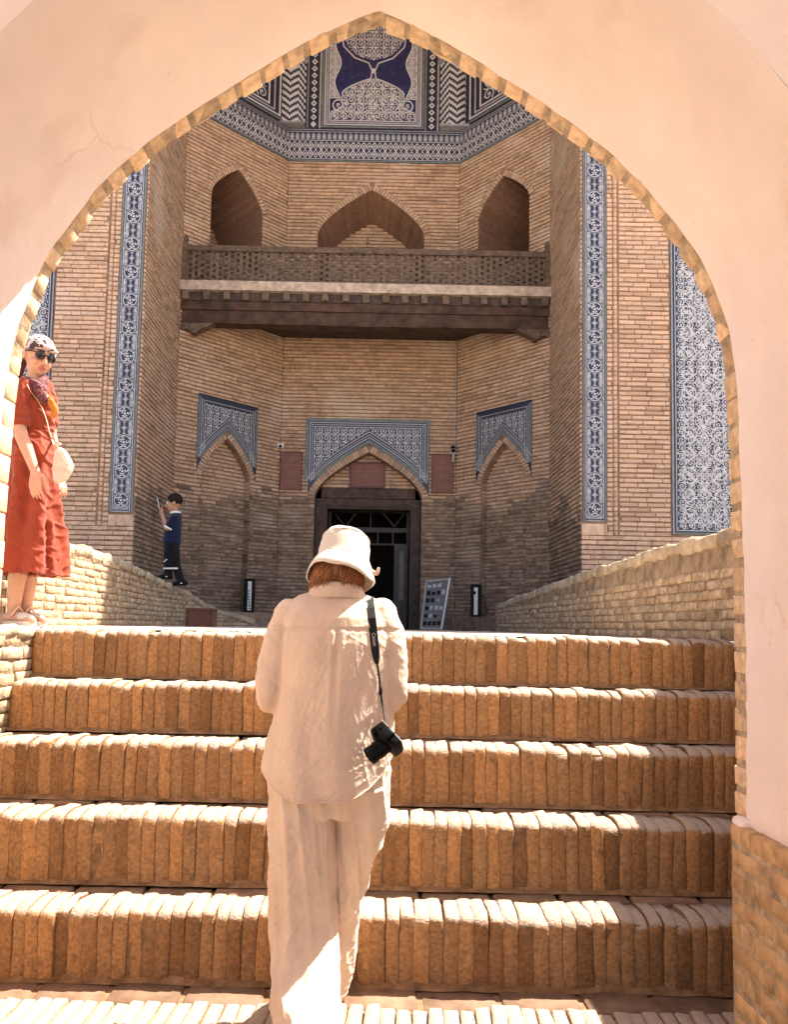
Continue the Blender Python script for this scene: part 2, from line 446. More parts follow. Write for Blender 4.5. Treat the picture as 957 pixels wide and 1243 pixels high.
for k in range(5):
    y0, z1 = YS[k], ZS[k]
    h = z1 - prevz
    st = bpy.data.objects.new('step', None); COL.objects.link(st); st.parent = stairs; st.empty_display_size = 0.1
    st.location = (0, y0, prevz)
    variants = [stair_brick(h - 0.004, k * 20 + i, rng.random()) for i in range(NV)]
    core = MB()
    yb = YS[k + 1] + 0.05 if k < 4 else y0 + 0.3
    # mortar bed behind the bricks, uneven face
    nx = 90
    for i in range(nx):
        xa = XL + (XR - XL) * i / nx; xb = XL + (XR - XL) * (i + 1) / nx
        core.quad((xa, 0.0075 + 0.005 * nz((xa, k, 0), 9), -0.01), (xb, 0.0075 + 0.005 * nz((xb, k, 0), 9), -0.01), (xb, 0.0085, h - 0.045), (xa, 0.0085, h - 0.045)); core.quad((xa, 0.0085, h - 0.045), (xb, 0.0085, h - 0.045), (xb, 0.016, h - 0.030), (xa, 0.016, h - 0.030))
        core.quad((xa, 0.016, h - 0.030), (xb, 0.016, h - 0.030), (xb, yb - y0, h - 0.024), (xa, yb - y0, h - 0.024))
        # mortar fillet along the foot of the riser
        if True:
            r1 = 0.020 + 0.016 * abs(nz((xa, k * 3.3, 1), 6)); r2 = 0.020 + 0.016 * abs(nz((xb, k * 3.3, 1), 6))
            g1 = 0.016 + 0.03 * max(0, nz((xa, k * 5.3, 4), 8)); g2 = 0.016 + 0.03 * max(0, nz((xb, k * 5.3, 4), 8))
            core.quad((xa, -r1, -0.004), (xb, -r2, -0.004), (xb, 0.02, g2), (xa, 0.02, g1))
    build(core, 'mortar_bed', M['stair_mortar'], st)
    x = XL + 0.012
    i = 0
    while x < XR - 0.03:
        w = 0.0515 + rng.uniform(-0.004, 0.005)
        o = link('brick', rng.choice(variants), None, st)
        dy = 0.006 * nz((x, k * 9, 2), 3) + rng.uniform(-0.004, 0.004)
        drop = rng.uniform(-0.005, 0.003) - (0.010 if rng.random() < 0.08 else 0) + 0.007 * nz((x, k * 4, 8), 2.2)
        o.location = (x + w / 2, dy, drop)
        o.rotation_euler = (rng.uniform(-0.02, 0.02), rng.uniform(-0.022, 0.022) + 0.03 * nz((x, k, 5), 2.0), rng.uniform(-0.04, 0.04) - 0.03)
        o.scale = (w / 0.0515 * 1.03, 1, 1)
        x += w
    if k < 4:
        x = XL; dep = YS[k + 1] - y0 - 0.185 + 0.03
        while x < XR - 0.05:
            w = 0.262 + rng.uniform(-0.02, 0.02)
            o = link('paver', rng.choice(pav), None, st)
            o.location = (x + w / 2, 0.190 + dep / 2, h - 0.030 + rng.uniform(-0.004, 0.004))
            o.scale = (w / 0.262, dep / 0.115, 1)
            o.rotation_euler = (rng.uniform(-0.02, 0.02), rng.uniform(-0.015, 0.015), 0)
            x += w + 0.006
    prevz = z1
# paving at the foot: a strip of flat pavers and rows of bricks on edge
pave = thing('pavement', 'p', 'p'); del pave['label'], pave['category']; pave['kind'] = 'structure'
bed = MB(); bed.box(-1.45, 1.30, 1.2, YS[0] + 0.05, -0.025, -0.012)
build(bed, 'mortar_bed', M['stair_mortar'], pave)
x = -1.42
while x < 1.24:
    w = 0.262 + rng.uniform(-0.02, 0.02)
    o = link('paver', rng.choice(pav), None, pave)
    o.location = (x + w / 2, YS[0] - 0.075, -0.024 + rng.uniform(-0.003, 0.003)); o.scale = (w / 0.262, 1.35, 1)
    x += w + 0.006
fv = [rough_box('floor_brick', 0.0505, 0.243, 0.06, 0.006, 0.0065, i + 60, 2, 1) for i in range(9)]
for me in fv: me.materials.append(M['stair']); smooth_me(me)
for row in range(3):
    x = -1.42
    while x < 1.24:
        w = 0.0515 + rng.uniform(-0.003, 0.003)
        o = link('brick', rng.choice(fv), None, pave)
        o.location = (x + w / 2, YS[0] - 0.285 - row * 0.25, -0.018 + rng.uniform(-0.010, 0.005) + 0.009 * nz((x, row, 3), 3))
        o.rotation_euler = (rng.uniform(-0.02, 0.02), rng.uniform(-0.05, 0.05), rng.uniform(-0.02, 0.02) - 0.06)
        x += w

# ------------------------------------------------------------------ brick-faced low walls
def along(path):
    """arc-length sampler of (x, y, ztop) points"""
    P = [Vector(p) for p in path]
    d = [0.0]
    for a, b in zip(P, P[1:]): d.append(d[-1] + (b.xy - a.xy).length)
    def at(s):
        s = max(0, min(d[-1], s))
        for i in range(len(P) - 1):
            if s <= d[i + 1] or i == len(P) - 2:
                t = (s - d[i]) / (d[i + 1] - d[i])
                return P[i].lerp(P[i + 1], t), (P[i + 1].xy - P[i].xy).normalized()
    return at, d[-1]
def low_wall(root, path, side, zbase, course=0.054, blen=0.215, thick=0.34, limit=290, cop=0.075, skip=0.0):
    """side=+1: visible face to the left of the path direction, -1 to the right; face bricks and coping stones are pieces"""
    at, Lt = along(path)
    core = MB(); n = max(8, int(Lt / 0.15))
    for i in range(n):
        (a, ta), (b, tb) = at(Lt * i / n), at(Lt * (i + 1) / n)
        na = Vector((-ta.y, ta.x)) * side; nb = Vector((-tb.y, tb.x)) * side
        def pt(p, nn, off, z): return (p.x + nn.x * off, p.y + nn.y * off, z)
        za, zb = a.z - cop * 0.6, b.z - cop * 0.6
        core.quad(pt(a, na, -0.003, zbase), pt(b, nb, -0.003, zbase), pt(b, nb, -0.003, zb), pt(a, na, -0.003, za))
        core.quad(pt(a, na, -0.003, za), pt(b, nb, -0.003, zb), pt(b, nb, -thick, zb), pt(a, na, -thick, za))
        core.quad(pt(a, na, -thick, za), pt(b, nb, -thick, zb), pt(b, nb, -thick, zbase), pt(a, na, -thick, zbase))
    for s in (0, Lt):
        a, ta = at(s); na = Vector((-ta.y, ta.x)) * side
        core.quad(pt(a, na, -0.01, zbase), pt(a, na, -thick, zbase), pt(a, na, -thick, a.z - cop * 0.6), pt(a, na, -0.01, a.z - cop * 0.6))
    build(core, 'mud_core', M['parapet_mortar'], root)
    va = [rough_box('wall_brick', blen - 0.010, 0.05, course - 0.008, 0.0045, 0.0055, i + 100 + int(abs(path[0][0]) * 10), 1, 1) for i in range(6)]
    for me in va: me.materials.append(M['parapet']); smooth_me(me)
    vc = [rough_box('coping', 0.24, thick + 0.03, cop, 0.022, 0.012, i + 150, 2, 2) for i in range(5)]
    for me in vc: me.materials.append(M['coping']); smooth_me(me)
    cnt = 0; r = 0; z = zbase + course * 0.5
    zmax = max(p[2] for p in path)
    while z < zmax:
        s = skip - rng.uniform(0, blen) * 0.5 + (blen / 2 if r % 2 else 0)
        while s < Lt:
            w = blen * rng.uniform(0.72, 1.12)
            p, t = at(s + w / 2)
            if s > -w / 2 and p.z - cop > z and cnt < limit:
                nn = Vector((-t.y, t.x)) * side
                if rng.random() > 0.035:
                    o = link('brick', rng.choice(va), None, root)
                    h = rng.uniform(-0.006, 0.007)
                    o.location = (p.x + nn.x * (h - 0.022), p.y + nn.y * (h - 0.022), z + rng.uniform(-0.003, 0.003))
                    o.rotation_euler = (rng.uniform(-0.05, 0.05), rng.uniform(-0.03, 0.03), math.atan2(t.y, t.x) + rng.uniform(-0.02, 0.02))
                    o.scale = (w / blen, 1, 1)
                    cnt += 1
            s += w
        z += course; r += 1
    s = 0.0
    while s < Lt:
        w = rng.uniform(0.17, 0.30)
        p, t = at(s + w / 2); nn = Vector((-t.y, t.x)) * side
        if p.z - zbase > 0.10:
            o = link('coping_stone', rng.choice(vc), None, root)
            sl = at(s + w)[0].z - at(s)[0].z
            o.location = (p.x - nn.x * thick / 2, p.y - nn.y * thick / 2, p.z - cop / 2 + rng.uniform(-0.006, 0.006))
            o.rotation_euler = (rng.uniform(-0.04, 0.04), -math.atan2(sl, w), math.atan2(t.y, t.x))
            o.scale = ((w + 0.01) / 0.24, 1, rng.uniform(0.9, 1.25))
        s += w

def wall_pts(pts, X=None):
    out = []
    for (x, y, Y) in pts:
        p = aX(x, y, X) if X is not None else aY(x, y, Y)
        out.append((p.x, p.y, p.z))
    return out
rp = wall_pts([(890, 641, 0), (800, 665, 0), (725, 690, 0), (660, 712, 0), (604, 734, 0)], XR)
rp = [(XR, 2.50, rp[0][2] + 0.06), (XR, 3.2, rp[0][2] + 0.02)] + rp
rw = thing('parapet_wall', 'low brick parapet wall with grey coping, in shade, before the big tile panel', 'wall')
low_wall(rw, rp, +1, TERR - 0.01)
lp = wall_pts([(75, 655, 5.25), (140, 675, 6.5), (185, 698, 8.5), (225, 717, 10.0), (262, 738, 10.75), (312, 753, 11.4)])
d0 = Vector(lp[1]) - Vector(lp[0])
lp = [tuple(Vector(lp[0]) - Vector((d0.x, d0.y, 0)) * 0.65)] + lp
lw = thing('parapet_wall', 'low sunlit brick parapet wall beneath the boy, behind the woman in red', 'wall')
low_wall(lw, lp, -1, TERR - 0.01)
# retaining wall beside the stairs (under the woman in red)
cw = thing('retaining_wall', 'sunlit brick cheek wall of the stairs below the woman in red', 'wall')
at_c = [(XL, 2.48, TERR + 0.0), (XL, YS[-1] + 0.02, TERR + 0.0)]
low_wall(cw, at_c, -1, 0.0, 0.06, 0.2, 0.30, 290, 0.05)
cw2 = thing('retaining_wall', 'brick cheek wall of the stairs below the shaded parapet', 'wall')
low_wall(cw2, [(XR, 2.48, TERR - 0.02), (XR, YS[-1] + 0.02, TERR - 0.02)], +1, 0.0, 0.06, 0.2, 0.30, 290, 0.05)

# ------------------------------------------------------------------ gateway with plastered pointed vault
GN, GB, GF = 2.36, 1.74, 2.434        # plaster edge, inner wall face, outer wall face
ring_px = [(1, 525), (3, 491), (7, 467), (11, 438), (17, 412), (24, 390), (33, 369), (41, 346), (54, 315), (67, 293), (79, 284), (93, 261), (115, 231), (138, 208), (165, 185),
           (193, 161), (226, 141), (261, 118), (296, 96), (326, 78), (361, 56), (396, 38), (431, 23), (460, 13),
           (477, 20), (507, 34), (537, 49), (567, 66), (597, 85), (627, 103), (657, 123), (688, 145), (718, 168), (748, 191), (773, 216), (798, 243), (823, 273), (843, 301), (861, 333), (874, 364), (883, 391), (890, 425),
           (896, 479), (900, 579), (903, 678), (906, 778), (907, 985)]
prof = [(aY(x, y, GN).x, aY(x, y, GN).z) for x, y in ring_px]
xl = prof[0][0]
prof = [(xl - 0.018, 0.0), (xl - 0.016, 0.55), (xl - 0.012, 1.2), (xl - 0.008, 1.6)] + prof + [(prof[-1][0] + 0.004, 0.0)]
def resample(P, step):
    d = [0.0]
    for a, b in zip(P, P[1:]): d.append(d[-1] + math.hypot(b[0] - a[0], b[1] - a[1]))
    n = int(d[-1] / step); out = []; j = 0
    for i in range(n + 1):
        s = d[-1] * i / n
        while j < len(d) - 2 and d[j + 1] < s: j += 1
        t = (s - d[j]) / (d[j + 1] - d[j])
        out.append((P[j][0] + (P[j + 1][0] - P[j][0]) * t, P[j][1] + (P[j + 1][1] - P[j][1]) * t))
    return out
pf = resample(prof, 0.03)
for _ in range(3):                     # smooth except at the apex
    ap = max(range(len(pf)), key=lambda i: pf[i][1])
    q = list(pf)
    for i in range(1, len(pf) - 1):
        if abs(i - ap) > 1: q[i] = ((pf[i - 1][0] + 2 * pf[i][0] + pf[i + 1][0]) / 4, (pf[i - 1][1] + 2 * pf[i][1] + pf[i + 1][1]) / 4)
    pf = q
def pnorm(i):
    a, b = pf[max(0, i - 1)], pf[min(len(pf) - 1, i + 1)]
    tx, tz = b[0] - a[0], b[1] - a[1]; l = math.hypot(tx, tz)
    return (-tz / l, tx / l), (tx / l, tz / l)     # outward normal (away from the opening), tangent
gate = thing('gateway', 'thick gateway wall with peach plastered pointed arch framing the view', 'gateway')
vb = MB(); ny = 22
for i in range(len(pf)):
    (nx_, nz_), _t = pnorm(i)
    for j in range(ny + 1):
        y = GB + (GN - GB) * j / ny
        x, z = pf[i]
        d = 0.006 * nz((x * 2.2, y * 2.2, z * 2.2)) + 0.003 * nz((x * 7, y * 7, z * 7))
        e = 0.0
        if j == 0: e = 0.02
        if j == 1: e = 0.004
        if j == ny: d *= 0.3; e = -0.001 + 0.002 * nz((x * 20, 0, z * 20))
        vb.v.append((x + nx_ * (d + e), y + (0.007 * nz((x * 12, 3, z * 12)) if j == ny else 0), z + nz_ * (d + e)))
for i in range(len(pf) - 1):
    for j in range(ny):
        a = i * (ny + 1) + j
        vb.f.append((a, a + 1, a + ny + 2, a + ny + 1)); vb.mi.append(0); vb.r.append(0)
build(vb, 'vault_plaster', M['plaster'], gate, True)
# inner and outer wall faces: from the arch to a rectangle
def annulus(y, off, m, name):
    mb = MB(); X0, X1, ZT = -3.2, 3.2, 4.1
    cx = 0.0
    n = len(pf)
    def rim(i):
        x, z = pf[i]; (a, b), _t = pnorm(i)
        return (x + a * off, z + b * off)
    def outer(x, z):
        # project radially from (0, 1.2) onto the rectangle
        dx, dz = x - cx, z - 1.2
        if z < 1.2: return (X0 if dx < 0 else X1, z)
        t = 1e9
        if dx < 0: t = min(t, (X0 - cx) / dx)
        if dx > 0: t = min(t, (X1 - cx) / dx)
        if dz > 0: t = min(t, (ZT - 1.2) / dz)
        return (cx + dx * t, 1.2 + dz * t)
    for i in range(n - 1):
        a, b = rim(i), rim(i + 1)
        A, B = outer(*a), outer(*b)
        mid = lambda p, q: ((p[0] + q[0]) / 2, (p[1] + q[1]) / 2)
        mb.quad((a[0], y, a[1]), (b[0], y, b[1]), (B[0], y, B[1]), (A[0], y, A[1]))
        if abs(A[0] - B[0]) > 1e-6 and abs(A[1] - B[1]) > 1e-6:
            k = (X0 if A[0] < 0 else X1, ZT)
            mb.add([(A[0], y, A[1]), (B[0], y, B[1]), (k[0], y, k[1])], [(0, 1, 2)])
    build(mb, name, m, gate)
annulus(GB, 0.02, M['plaster'], 'inner_face')
annulus(GF - 0.01, 0.015, M['plaster'], 'outer_face')
tb = MB()
for (x0, x1, z0, z1) in [(-3.2, -3.19, 0, 4.1), (3.19, 3.2, 0, 4.1), (-3.2, 3.2, 4.095, 4.12)]:
    tb.box(x0, x1, GB + 0.002, GF - 0.012, z0, z1)
build(tb, 'wall_end', M['plaster'], gate)
# unseen side walls and roof, added to block sky light; open at the back
cb = MB()
cb.box(-3.2, -3.0, -2.7, GB - 0.004, 0, 4.1); cb.box(3.0, 3.2, -2.7, GB - 0.004, 0, 4.1); cb.box(-3.2, 3.2, -2.7, GB - 0.004, 4.102, 4.3)
build(cb, 'sky_blocker', M['plaster'], gate)
# exposed arch bricks along the outer edge
mb = MB()
for i in range(len(pf) - 1):
    (a1, b1), _ = pnorm(i); (a2, b2), _ = pnorm(i + 1)
    p, q = pf[i], pf[i + 1]
    o1 = 0.0015 + 0.002 * nz((p[0] * 30, 1, p[1] * 30)); o2 = 0.0015 + 0.002 * nz((q[0] * 30, 1, q[1] * 30))
    mb.quad((p[0] + a1 * o1, GN + 0.002, p[1] + b1 * o1), (q[0] + a2 * o2, GN + 0.002, q[1] + b2 * o2), (q[0] + a2 * o2, GF - 0.006, q[1] + b2 * o2), (p[0] + a1 * o1, GF - 0.006, p[1] + b1 * o1))
build(mb, 'arch_mortar', M['ring_mortar'], gate, True)
rv = [rough_box('arch_brick', 0.068, GF - GN + 0.004, 0.2, 0.003, 0.0022, i + 200, 0, 1) for i in range(7)]
for me in rv: me.materials.append(M['ring']); smooth_me(me)
step = 0.0885; acc = 0.0; nxt = 0.03
for i in range(len(pf) - 1):
    l = math.hypot(pf[i + 1][0] - pf[i][0], pf[i + 1][1] - pf[i][1])
    while acc + l >= nxt:
        t = (nxt - acc) / l
        x = pf[i][0] + (pf[i + 1][0] - pf[i][0]) * t; z = pf[i][1] + (pf[i + 1][1] - pf[i][1]) * t
        (a, b), (tx, tz) = pnorm(i)
        o = link('arch_brick', rng.choice(rv), None, gate)
        s = rng.uniform(-0.002, 0.0025)
        o.location = (x + a * (0.1 - 0.001 + s), (GN + GF) / 2 + rng.uniform(-0.004, 0.006), z + b * (0.1 - 0.001 + s))
        o.rotation_euler = (0, -math.atan2(tz, tx) + rng.uniform(-0.03, 0.03), rng.uniform(-0.04, 0.04))
        o.scale = (rng.uniform(0.84, 1.12) if not (x < 0 and z < 2.25) else rng.uniform(1.27, 1.33), 1, 1)
        nxt += step * rng.uniform(0.92, 1.08)
    acc += l
# brick dado standing proud at the foot of each jamb
for sgn, X, zt in ((1, aY(888, 987, 2.40).x, aY(888, 987, 2.40).z), (-1, xl - 0.02 + 0.045, 0.62)):
    mb = MB()
    y0, y1 = 1.66, 2.40
    n = 20
    for i in range(n):                  # core with rounded uneven top edge
        ya, yb_ = y0 + (y1 - y0) * i / n, y0 + (y1 - y0) * (i + 1) / n
        def row(y):
            w = 0.004 * nz((y * 9, 2, 1)); zz = zt - 0.03 - 0.10 * (y1 - y) * 0 + 0.006 * nz((y * 14, 5, 5))
            return [(X, y, 0), (X + sgn * w * 0.5, y, zt * 0.5), (X, y, zz - 0.02), (X + sgn * 0.012, y, zz - 0.004), (X + sgn * 0.05, y, zz)]
        ra, rb = row(ya), row(yb_)
        for k in range(4): mb.quad(ra[k], rb[k], rb[k + 1], ra[k + 1])
    e = [(X, y1, 0), (X + sgn * 0.25, y1, 0), (X + sgn * 0.25, y1, zt - 0.03), (X, y1, zt - 0.04)]
    mb.quad(*e)
    e = [(X, y0, 0), (X + sgn * 0.25, y0, 0), (X + sgn * 0.25, y0, zt - 0.03), (X, y0, zt - 0.04)]
    mb.quad(*e)
    build(mb, 'dado_mortar', M['ring_mortar'], gate)
    pv = [rough_box('dado_brick', 0.05, 0.235, 0.054, 0.006, 0.003, i + 240, 1, 1) for i in range(6)]
    for me in pv: me.materials.append(M['pier']); smooth_me(me)
    z = 0.035; r = 0
    while z < zt - 0.02:
        y = y1 - 0.002 - (0.125 if r % 2 else 0.0)
        if r % 2:
            o = link('brick', rng.choice(pv), None, gate); o.scale = (1, 0.5, 1); o.location = (X + sgn * 0.0215, y1 - 0.062, z)
        while y > y0 + 0.2:
            o = link('brick', rng.choice(pv), None, gate)
            o.location = (X + sgn * (0.0215 + rng.uniform(-0.002, 0.002)), y - 0.122, z + rng.uniform(-0.003, 0.003))
            o.rotation_euler = (rng.uniform(-0.015, 0.015), 0, rng.uniform(-0.01, 0.01))
            y -= 0.25
        z += 0.070; r += 1
    cap = [rough_box('cap_stone', 0.045, 0.07, 0.035, 0.014, 0.004, 270, 1, 2)]
    cap[0].materials.append(M['plaster']); smooth_me(cap[0])
    o = link('cap_stone', cap[0], None, gate); o.location = (X + sgn * 0.022, y1 - 0.03, zt - 0.022)
# ------------------------------------------------------------------ the madrasa
YF = 10.2
ZTOP = 13.4
WL = (aY(163, 637, YF).x + aY(171, 420, YF).x) / 2
WR = (aY(706, 632, YF).x + aY(706, 300, YF).x) / 2
YR = 0.5 * (WL / (aY(218, 480, 1.0).x) + WR / (aY(672, 480, 1.0).x))
kL, kR = aY(340, 560, 1.0).x, aY(554, 560, 1.0).x
YB = 0.5 * ((WL - YR) / (kL - 1) + (WR + YR) / (kR + 1))     # 45 degree canted walls
BL, BR = kL * YB, kR * YB
G0 = TERR - 0.02
class Fr:
    """a vertical wall plane: u along it, z up, h out of it"""
    def __init__(s, o, d, n):
        s.o = Vector((o[0], o[1], 0)); s.d = Vector((d[0], d[1], 0)).normalized(); s.n = Vector((n[0], n[1], 0)).normalized()
        s.len = Vector((d[0], d[1], 0)).length
    def pt(s, u, z, h=0.0):
        return s.o + s.d * u + s.n * h + Vector((0, 0, z))
    def px(s, x, y):
        r = ray(x, y); t = (s.o - CO).dot(s.n) / r.dot(s.n)
        p = CO + r * t
        return ((p - s.o).dot(s.d), p.z)
F_front = Fr((0, YF), (1, 0), (0, -1))
F_rl = Fr((WL, YF), (0, YR - YF), (1, 0))
F_rr = Fr((WR, YF), (0, YR - YF), (-1, 0))
dl = Vector((BL - WL, YB - YR)); dr = Vector((WR - BR, YR - YB))
F_ol = Fr((WL, YR), dl, (dl.y, -dl.x))
F_or = Fr((BR, YB), dr, (dr.y, -dr.x))
F_b = Fr((BL, YB), (BR - BL, 0), (0, -1))
mad = thing('madrasa', 'brick madrasa portal with deep vaulted niche, blue tile strips and wooden balcony', 'building')

def arch_hw(w, zs, za, z):
    if z <= zs: return w
    if z >= za: return 0.0
    return w * (1 - ((z - zs) / (za - zs)) ** 1.6)
def arch_poly(uc, w, z0, zs, za, n=14, off=0.0):
    up = []
    for i in range(n + 1):
        t = i / n
        z = zs + (za - zs) * (1 - (1 - t) ** 1.5)
        up.append((arch_hw(w, zs, za, z), z))
    L_ = [(uc - w, z0)] + [(uc - a, z) for a, z in up]
    R_ = [(uc + a, z) for a, z in reversed(up[:-1])] + [(uc + w, z0)]
    return L_ + R_
def sub_iv(ivs, a, b):
    out = []
    for (p, q) in ivs:
        if b <= p or a >= q: out.append((p, q)); continue
        if a > p: out.append((p, a))
        if b < q: out.append((b, q))
    return out
COURSE = 0.0662
ind = [0]
bvar = []
bricks_ind_mesh = {}
def lay(fr, u0, u1, z0, z1, holes=(), mb=None, h=0.0, individual=False, mats=(0, 1), damp=None, blen=0.25, course=COURSE, skipf=None):
    """brick courses as real pieces; holes = functions z -> (a, b) or None. mats: 0 plain, 1 damp"""
    r = 0; z = z0
    while z < z1 - 0.02:
        zb = min(z + course - 0.017, z1 - 0.004); zm = (z + zb) / 2
        ivs = [(u0, u1)]
        for hf in holes:
            q = hf(zm)
            if q: ivs = sub_iv(ivs, q[0], q[1])
        for (a, b) in ivs:
            u = a - (rng.random() * blen * 0.3 + (blen / 2 if r % 2 else 0)) + 0.0
            while u < b:
                w = blen * rng.uniform(0.85, 1.15) if rng.random() > 0.12 else blen * 0.5
                ua, ub = max(u, a + 0.003), min(u + w - 0.003, b - 0.003)
                u += w
                if ub - ua < 0.025: continue
                jj = rng.uniform(-0.004, 0.005)
                low = damp is not None and (zm < damp + 0.55 * nz((fr.o.x + ua * fr.d.x, fr.o.y + ua * fr.d.y, zm), 1.1) + rng.uniform(-0.12, 0.12))
                if low and rng.random() < 0.10: jj -= 0.012
                zz0, zz1 = z + rng.uniform(-0.003, 0.003), zb + rng.uniform(-0.003, 0.003)
                if individual and ind[0] < 292:
                    ind[0] += 1
                    o = link('brick', unit_brick(rng.randrange(5), individual), None, mad)
                    c = fr.pt((ua + ub) / 2, (zz0 + zz1) / 2, h + jj + 0.002)
                    o.location = c; o.scale = ((ub - ua), 1, (zz1 - zz0))
                    o.rotation_euler = (0, 0, math.atan2(fr.d.y, fr.d.x))
                    continue
                H = h + 0.012 + jj
                e = 0.0025
                A = [fr.pt(ua, zz0, h - 0.012), fr.pt(ub, zz0, h - 0.012), fr.pt(ub, zz1, h - 0.012), fr.pt(ua, zz1, h - 0.012),
                     fr.pt(ua + e, zz0 + e, H), fr.pt(ub - e, zz0 + e, H + rng.uniform(-0.002, 0.002)), fr.pt(ub - e, zz1 - e, H), fr.pt(ua + e, zz1 - e, H)]
                mb.add(A, [(4, 5, 6, 7), (0, 1, 5, 4), (1, 2, 6, 5), (2, 3, 7, 6), (3, 0, 4, 7)], mats[1] if low else mats[0], rng.random() + 0.001)
        z += course; r += 1
def unit_brick(i, key):
    k = (i, key)
    if k not in bricks_ind_mesh:
        me = rough_box('facade_brick', 1, 0.026, 1, 0.0, 0.0, i, 0, 1) if False else None
        bm = bmesh.new(); rr = random.Random(i * 7 + 1)
        e = 0.02
        def P(x, y, z): return bm.verts.new((x, y, z))
        j = [rr.uniform(-0.03, 0.03) for _ in range(8)]
        bk = [P(-.5, .02, -.5), P(.5, .02, -.5), P(.5, .02, .5), P(-.5, .02, .5)]
        ft = [P(-.5 + e, -.009, -.5 + .08 + j[0]), P(.5 - e, -.009 + .002 * j[7] * 30, -.5 + .08 + j[1]), P(.5 - e, -.009, .5 - .08 + j[2]), P(-.5 + e, -.009, .5 - .08 + j[3])]
        bm.faces.new(ft)
        for q in range(4): bm.faces.new((bk[q], bk[(q + 1) % 4], ft[(q + 1) % 4], ft[q]))
        bm.faces.new(bk[::-1])
        bmesh.ops.recalc_face_normals(bm, faces=bm.faces)
        me = bpy.data.meshes.new('facade_brick'); bm.to_mesh(me); bm.free()
        me.materials.append(M['brick_pink'])
        bricks_ind_mesh[k] = me
    return bricks_ind_mesh[k]
def plane_holes(fr, outer, holes, h, mb, mi=0):
    polys = [[Vector((u, z, 0)) for u, z in outer]] + [[Vector((u, z, 0)) for u, z in hh] for hh in holes]
    flat = [p for pl in polys for p in pl]
    tris = geometry.tessellate_polygon(polys)
    mb.add([fr.pt(p.x, p.y, h) for p in flat], [tuple(t) for t in tris], mi)
def rect(a, b, c, d): return [(a, c), (b, c), (b, d), (a, d)]
def extrude_poly(fr, poly, h0, h1, mb, closed=False, mi=0, sc=1.0, r=0.0):
    """ribbon between two depths following poly; sc shrinks the far end about the poly's lower middle"""
    uc = sum(p[0] for p in poly) / len(poly); zc = poly[0][1]
    n = len(poly)
    for i in range(n if closed else n - 1):
        a, b = poly[i], poly[(i + 1) % n]
        a2 = (uc + (a[0] - uc) * sc, zc + (a[1] - zc) * sc); b2 = (uc + (b[0] - uc) * sc, zc + (b[1] - zc) * sc)
        mb.quad(fr.pt(*a, h0), fr.pt(*b, h0), fr.pt(*b2, h1), fr.pt(*a2, h1), mi, r)

mort = MB()           # recessed mortar planes and masses of the building
bw = MB()             # the brickwork that is too much to pick apart
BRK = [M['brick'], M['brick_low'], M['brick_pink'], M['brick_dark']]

def voussoirs(fr, uc, w, zs, za, ring, h, parent, name='arch_brick', z0=None, dep=0.03, m=None, mi=0):
    """ring of bricks on edge round an arch, each its own piece"""
    P = arch_poly(uc, w, zs, zs, za, 40)[1:-1]
    d = [0.0]
    for a, b in zip(P, P[1:]): d.append(d[-1] + math.hypot(b[0] - a[0], b[1] - a[1]))
    s = 0.03; j = 0
    while s < d[-1] - 0.02:
        while d[j + 1] < s: j += 1
        a, b = P[j], P[j + 1]; t = (s - d[j]) / max(1e-6, d[j + 1] - d[j])
        u, z = a[0] + (b[0] - a[0]) * t, a[1] + (b[1] - a[1]) * t
        tx, tz = b[0] - a[0], b[1] - a[1]; l = math.hypot(tx, tz) or 1; tx /= l; tz /= l
        nx_, nz_ = -tz, tx
        mb = MB(); hw = 0.022 + rng.uniform(-0.002, 0.003)
        jj = rng.uniform(-0.003, 0.004)
        def c(a_, r_, hh): return fr.pt(u + tx * a_ + nx_ * r_, z + tz * a_ + nz_ * r_, hh)
        A = [c(-hw, 0.002, h - dep), c(hw, 0.002, h - dep), c(hw, ring, h - dep), c(-hw, ring, h - dep), c(-hw, 0.002, h + 0.010 + jj), c(hw, 0.002, h + 0.010 + jj), c(hw * 1.1, ring, h + 0.010 + jj), c(-hw * 1.1, ring, h + 0.010 + jj)]
        mb.add(A, [(4, 5, 6, 7), (0, 1, 5, 4), (1, 2, 6, 5), (2, 3, 7, 6), (3, 0, 4, 7)])
        build(mb, name, m or M['brick'], parent)
        s += 0.058

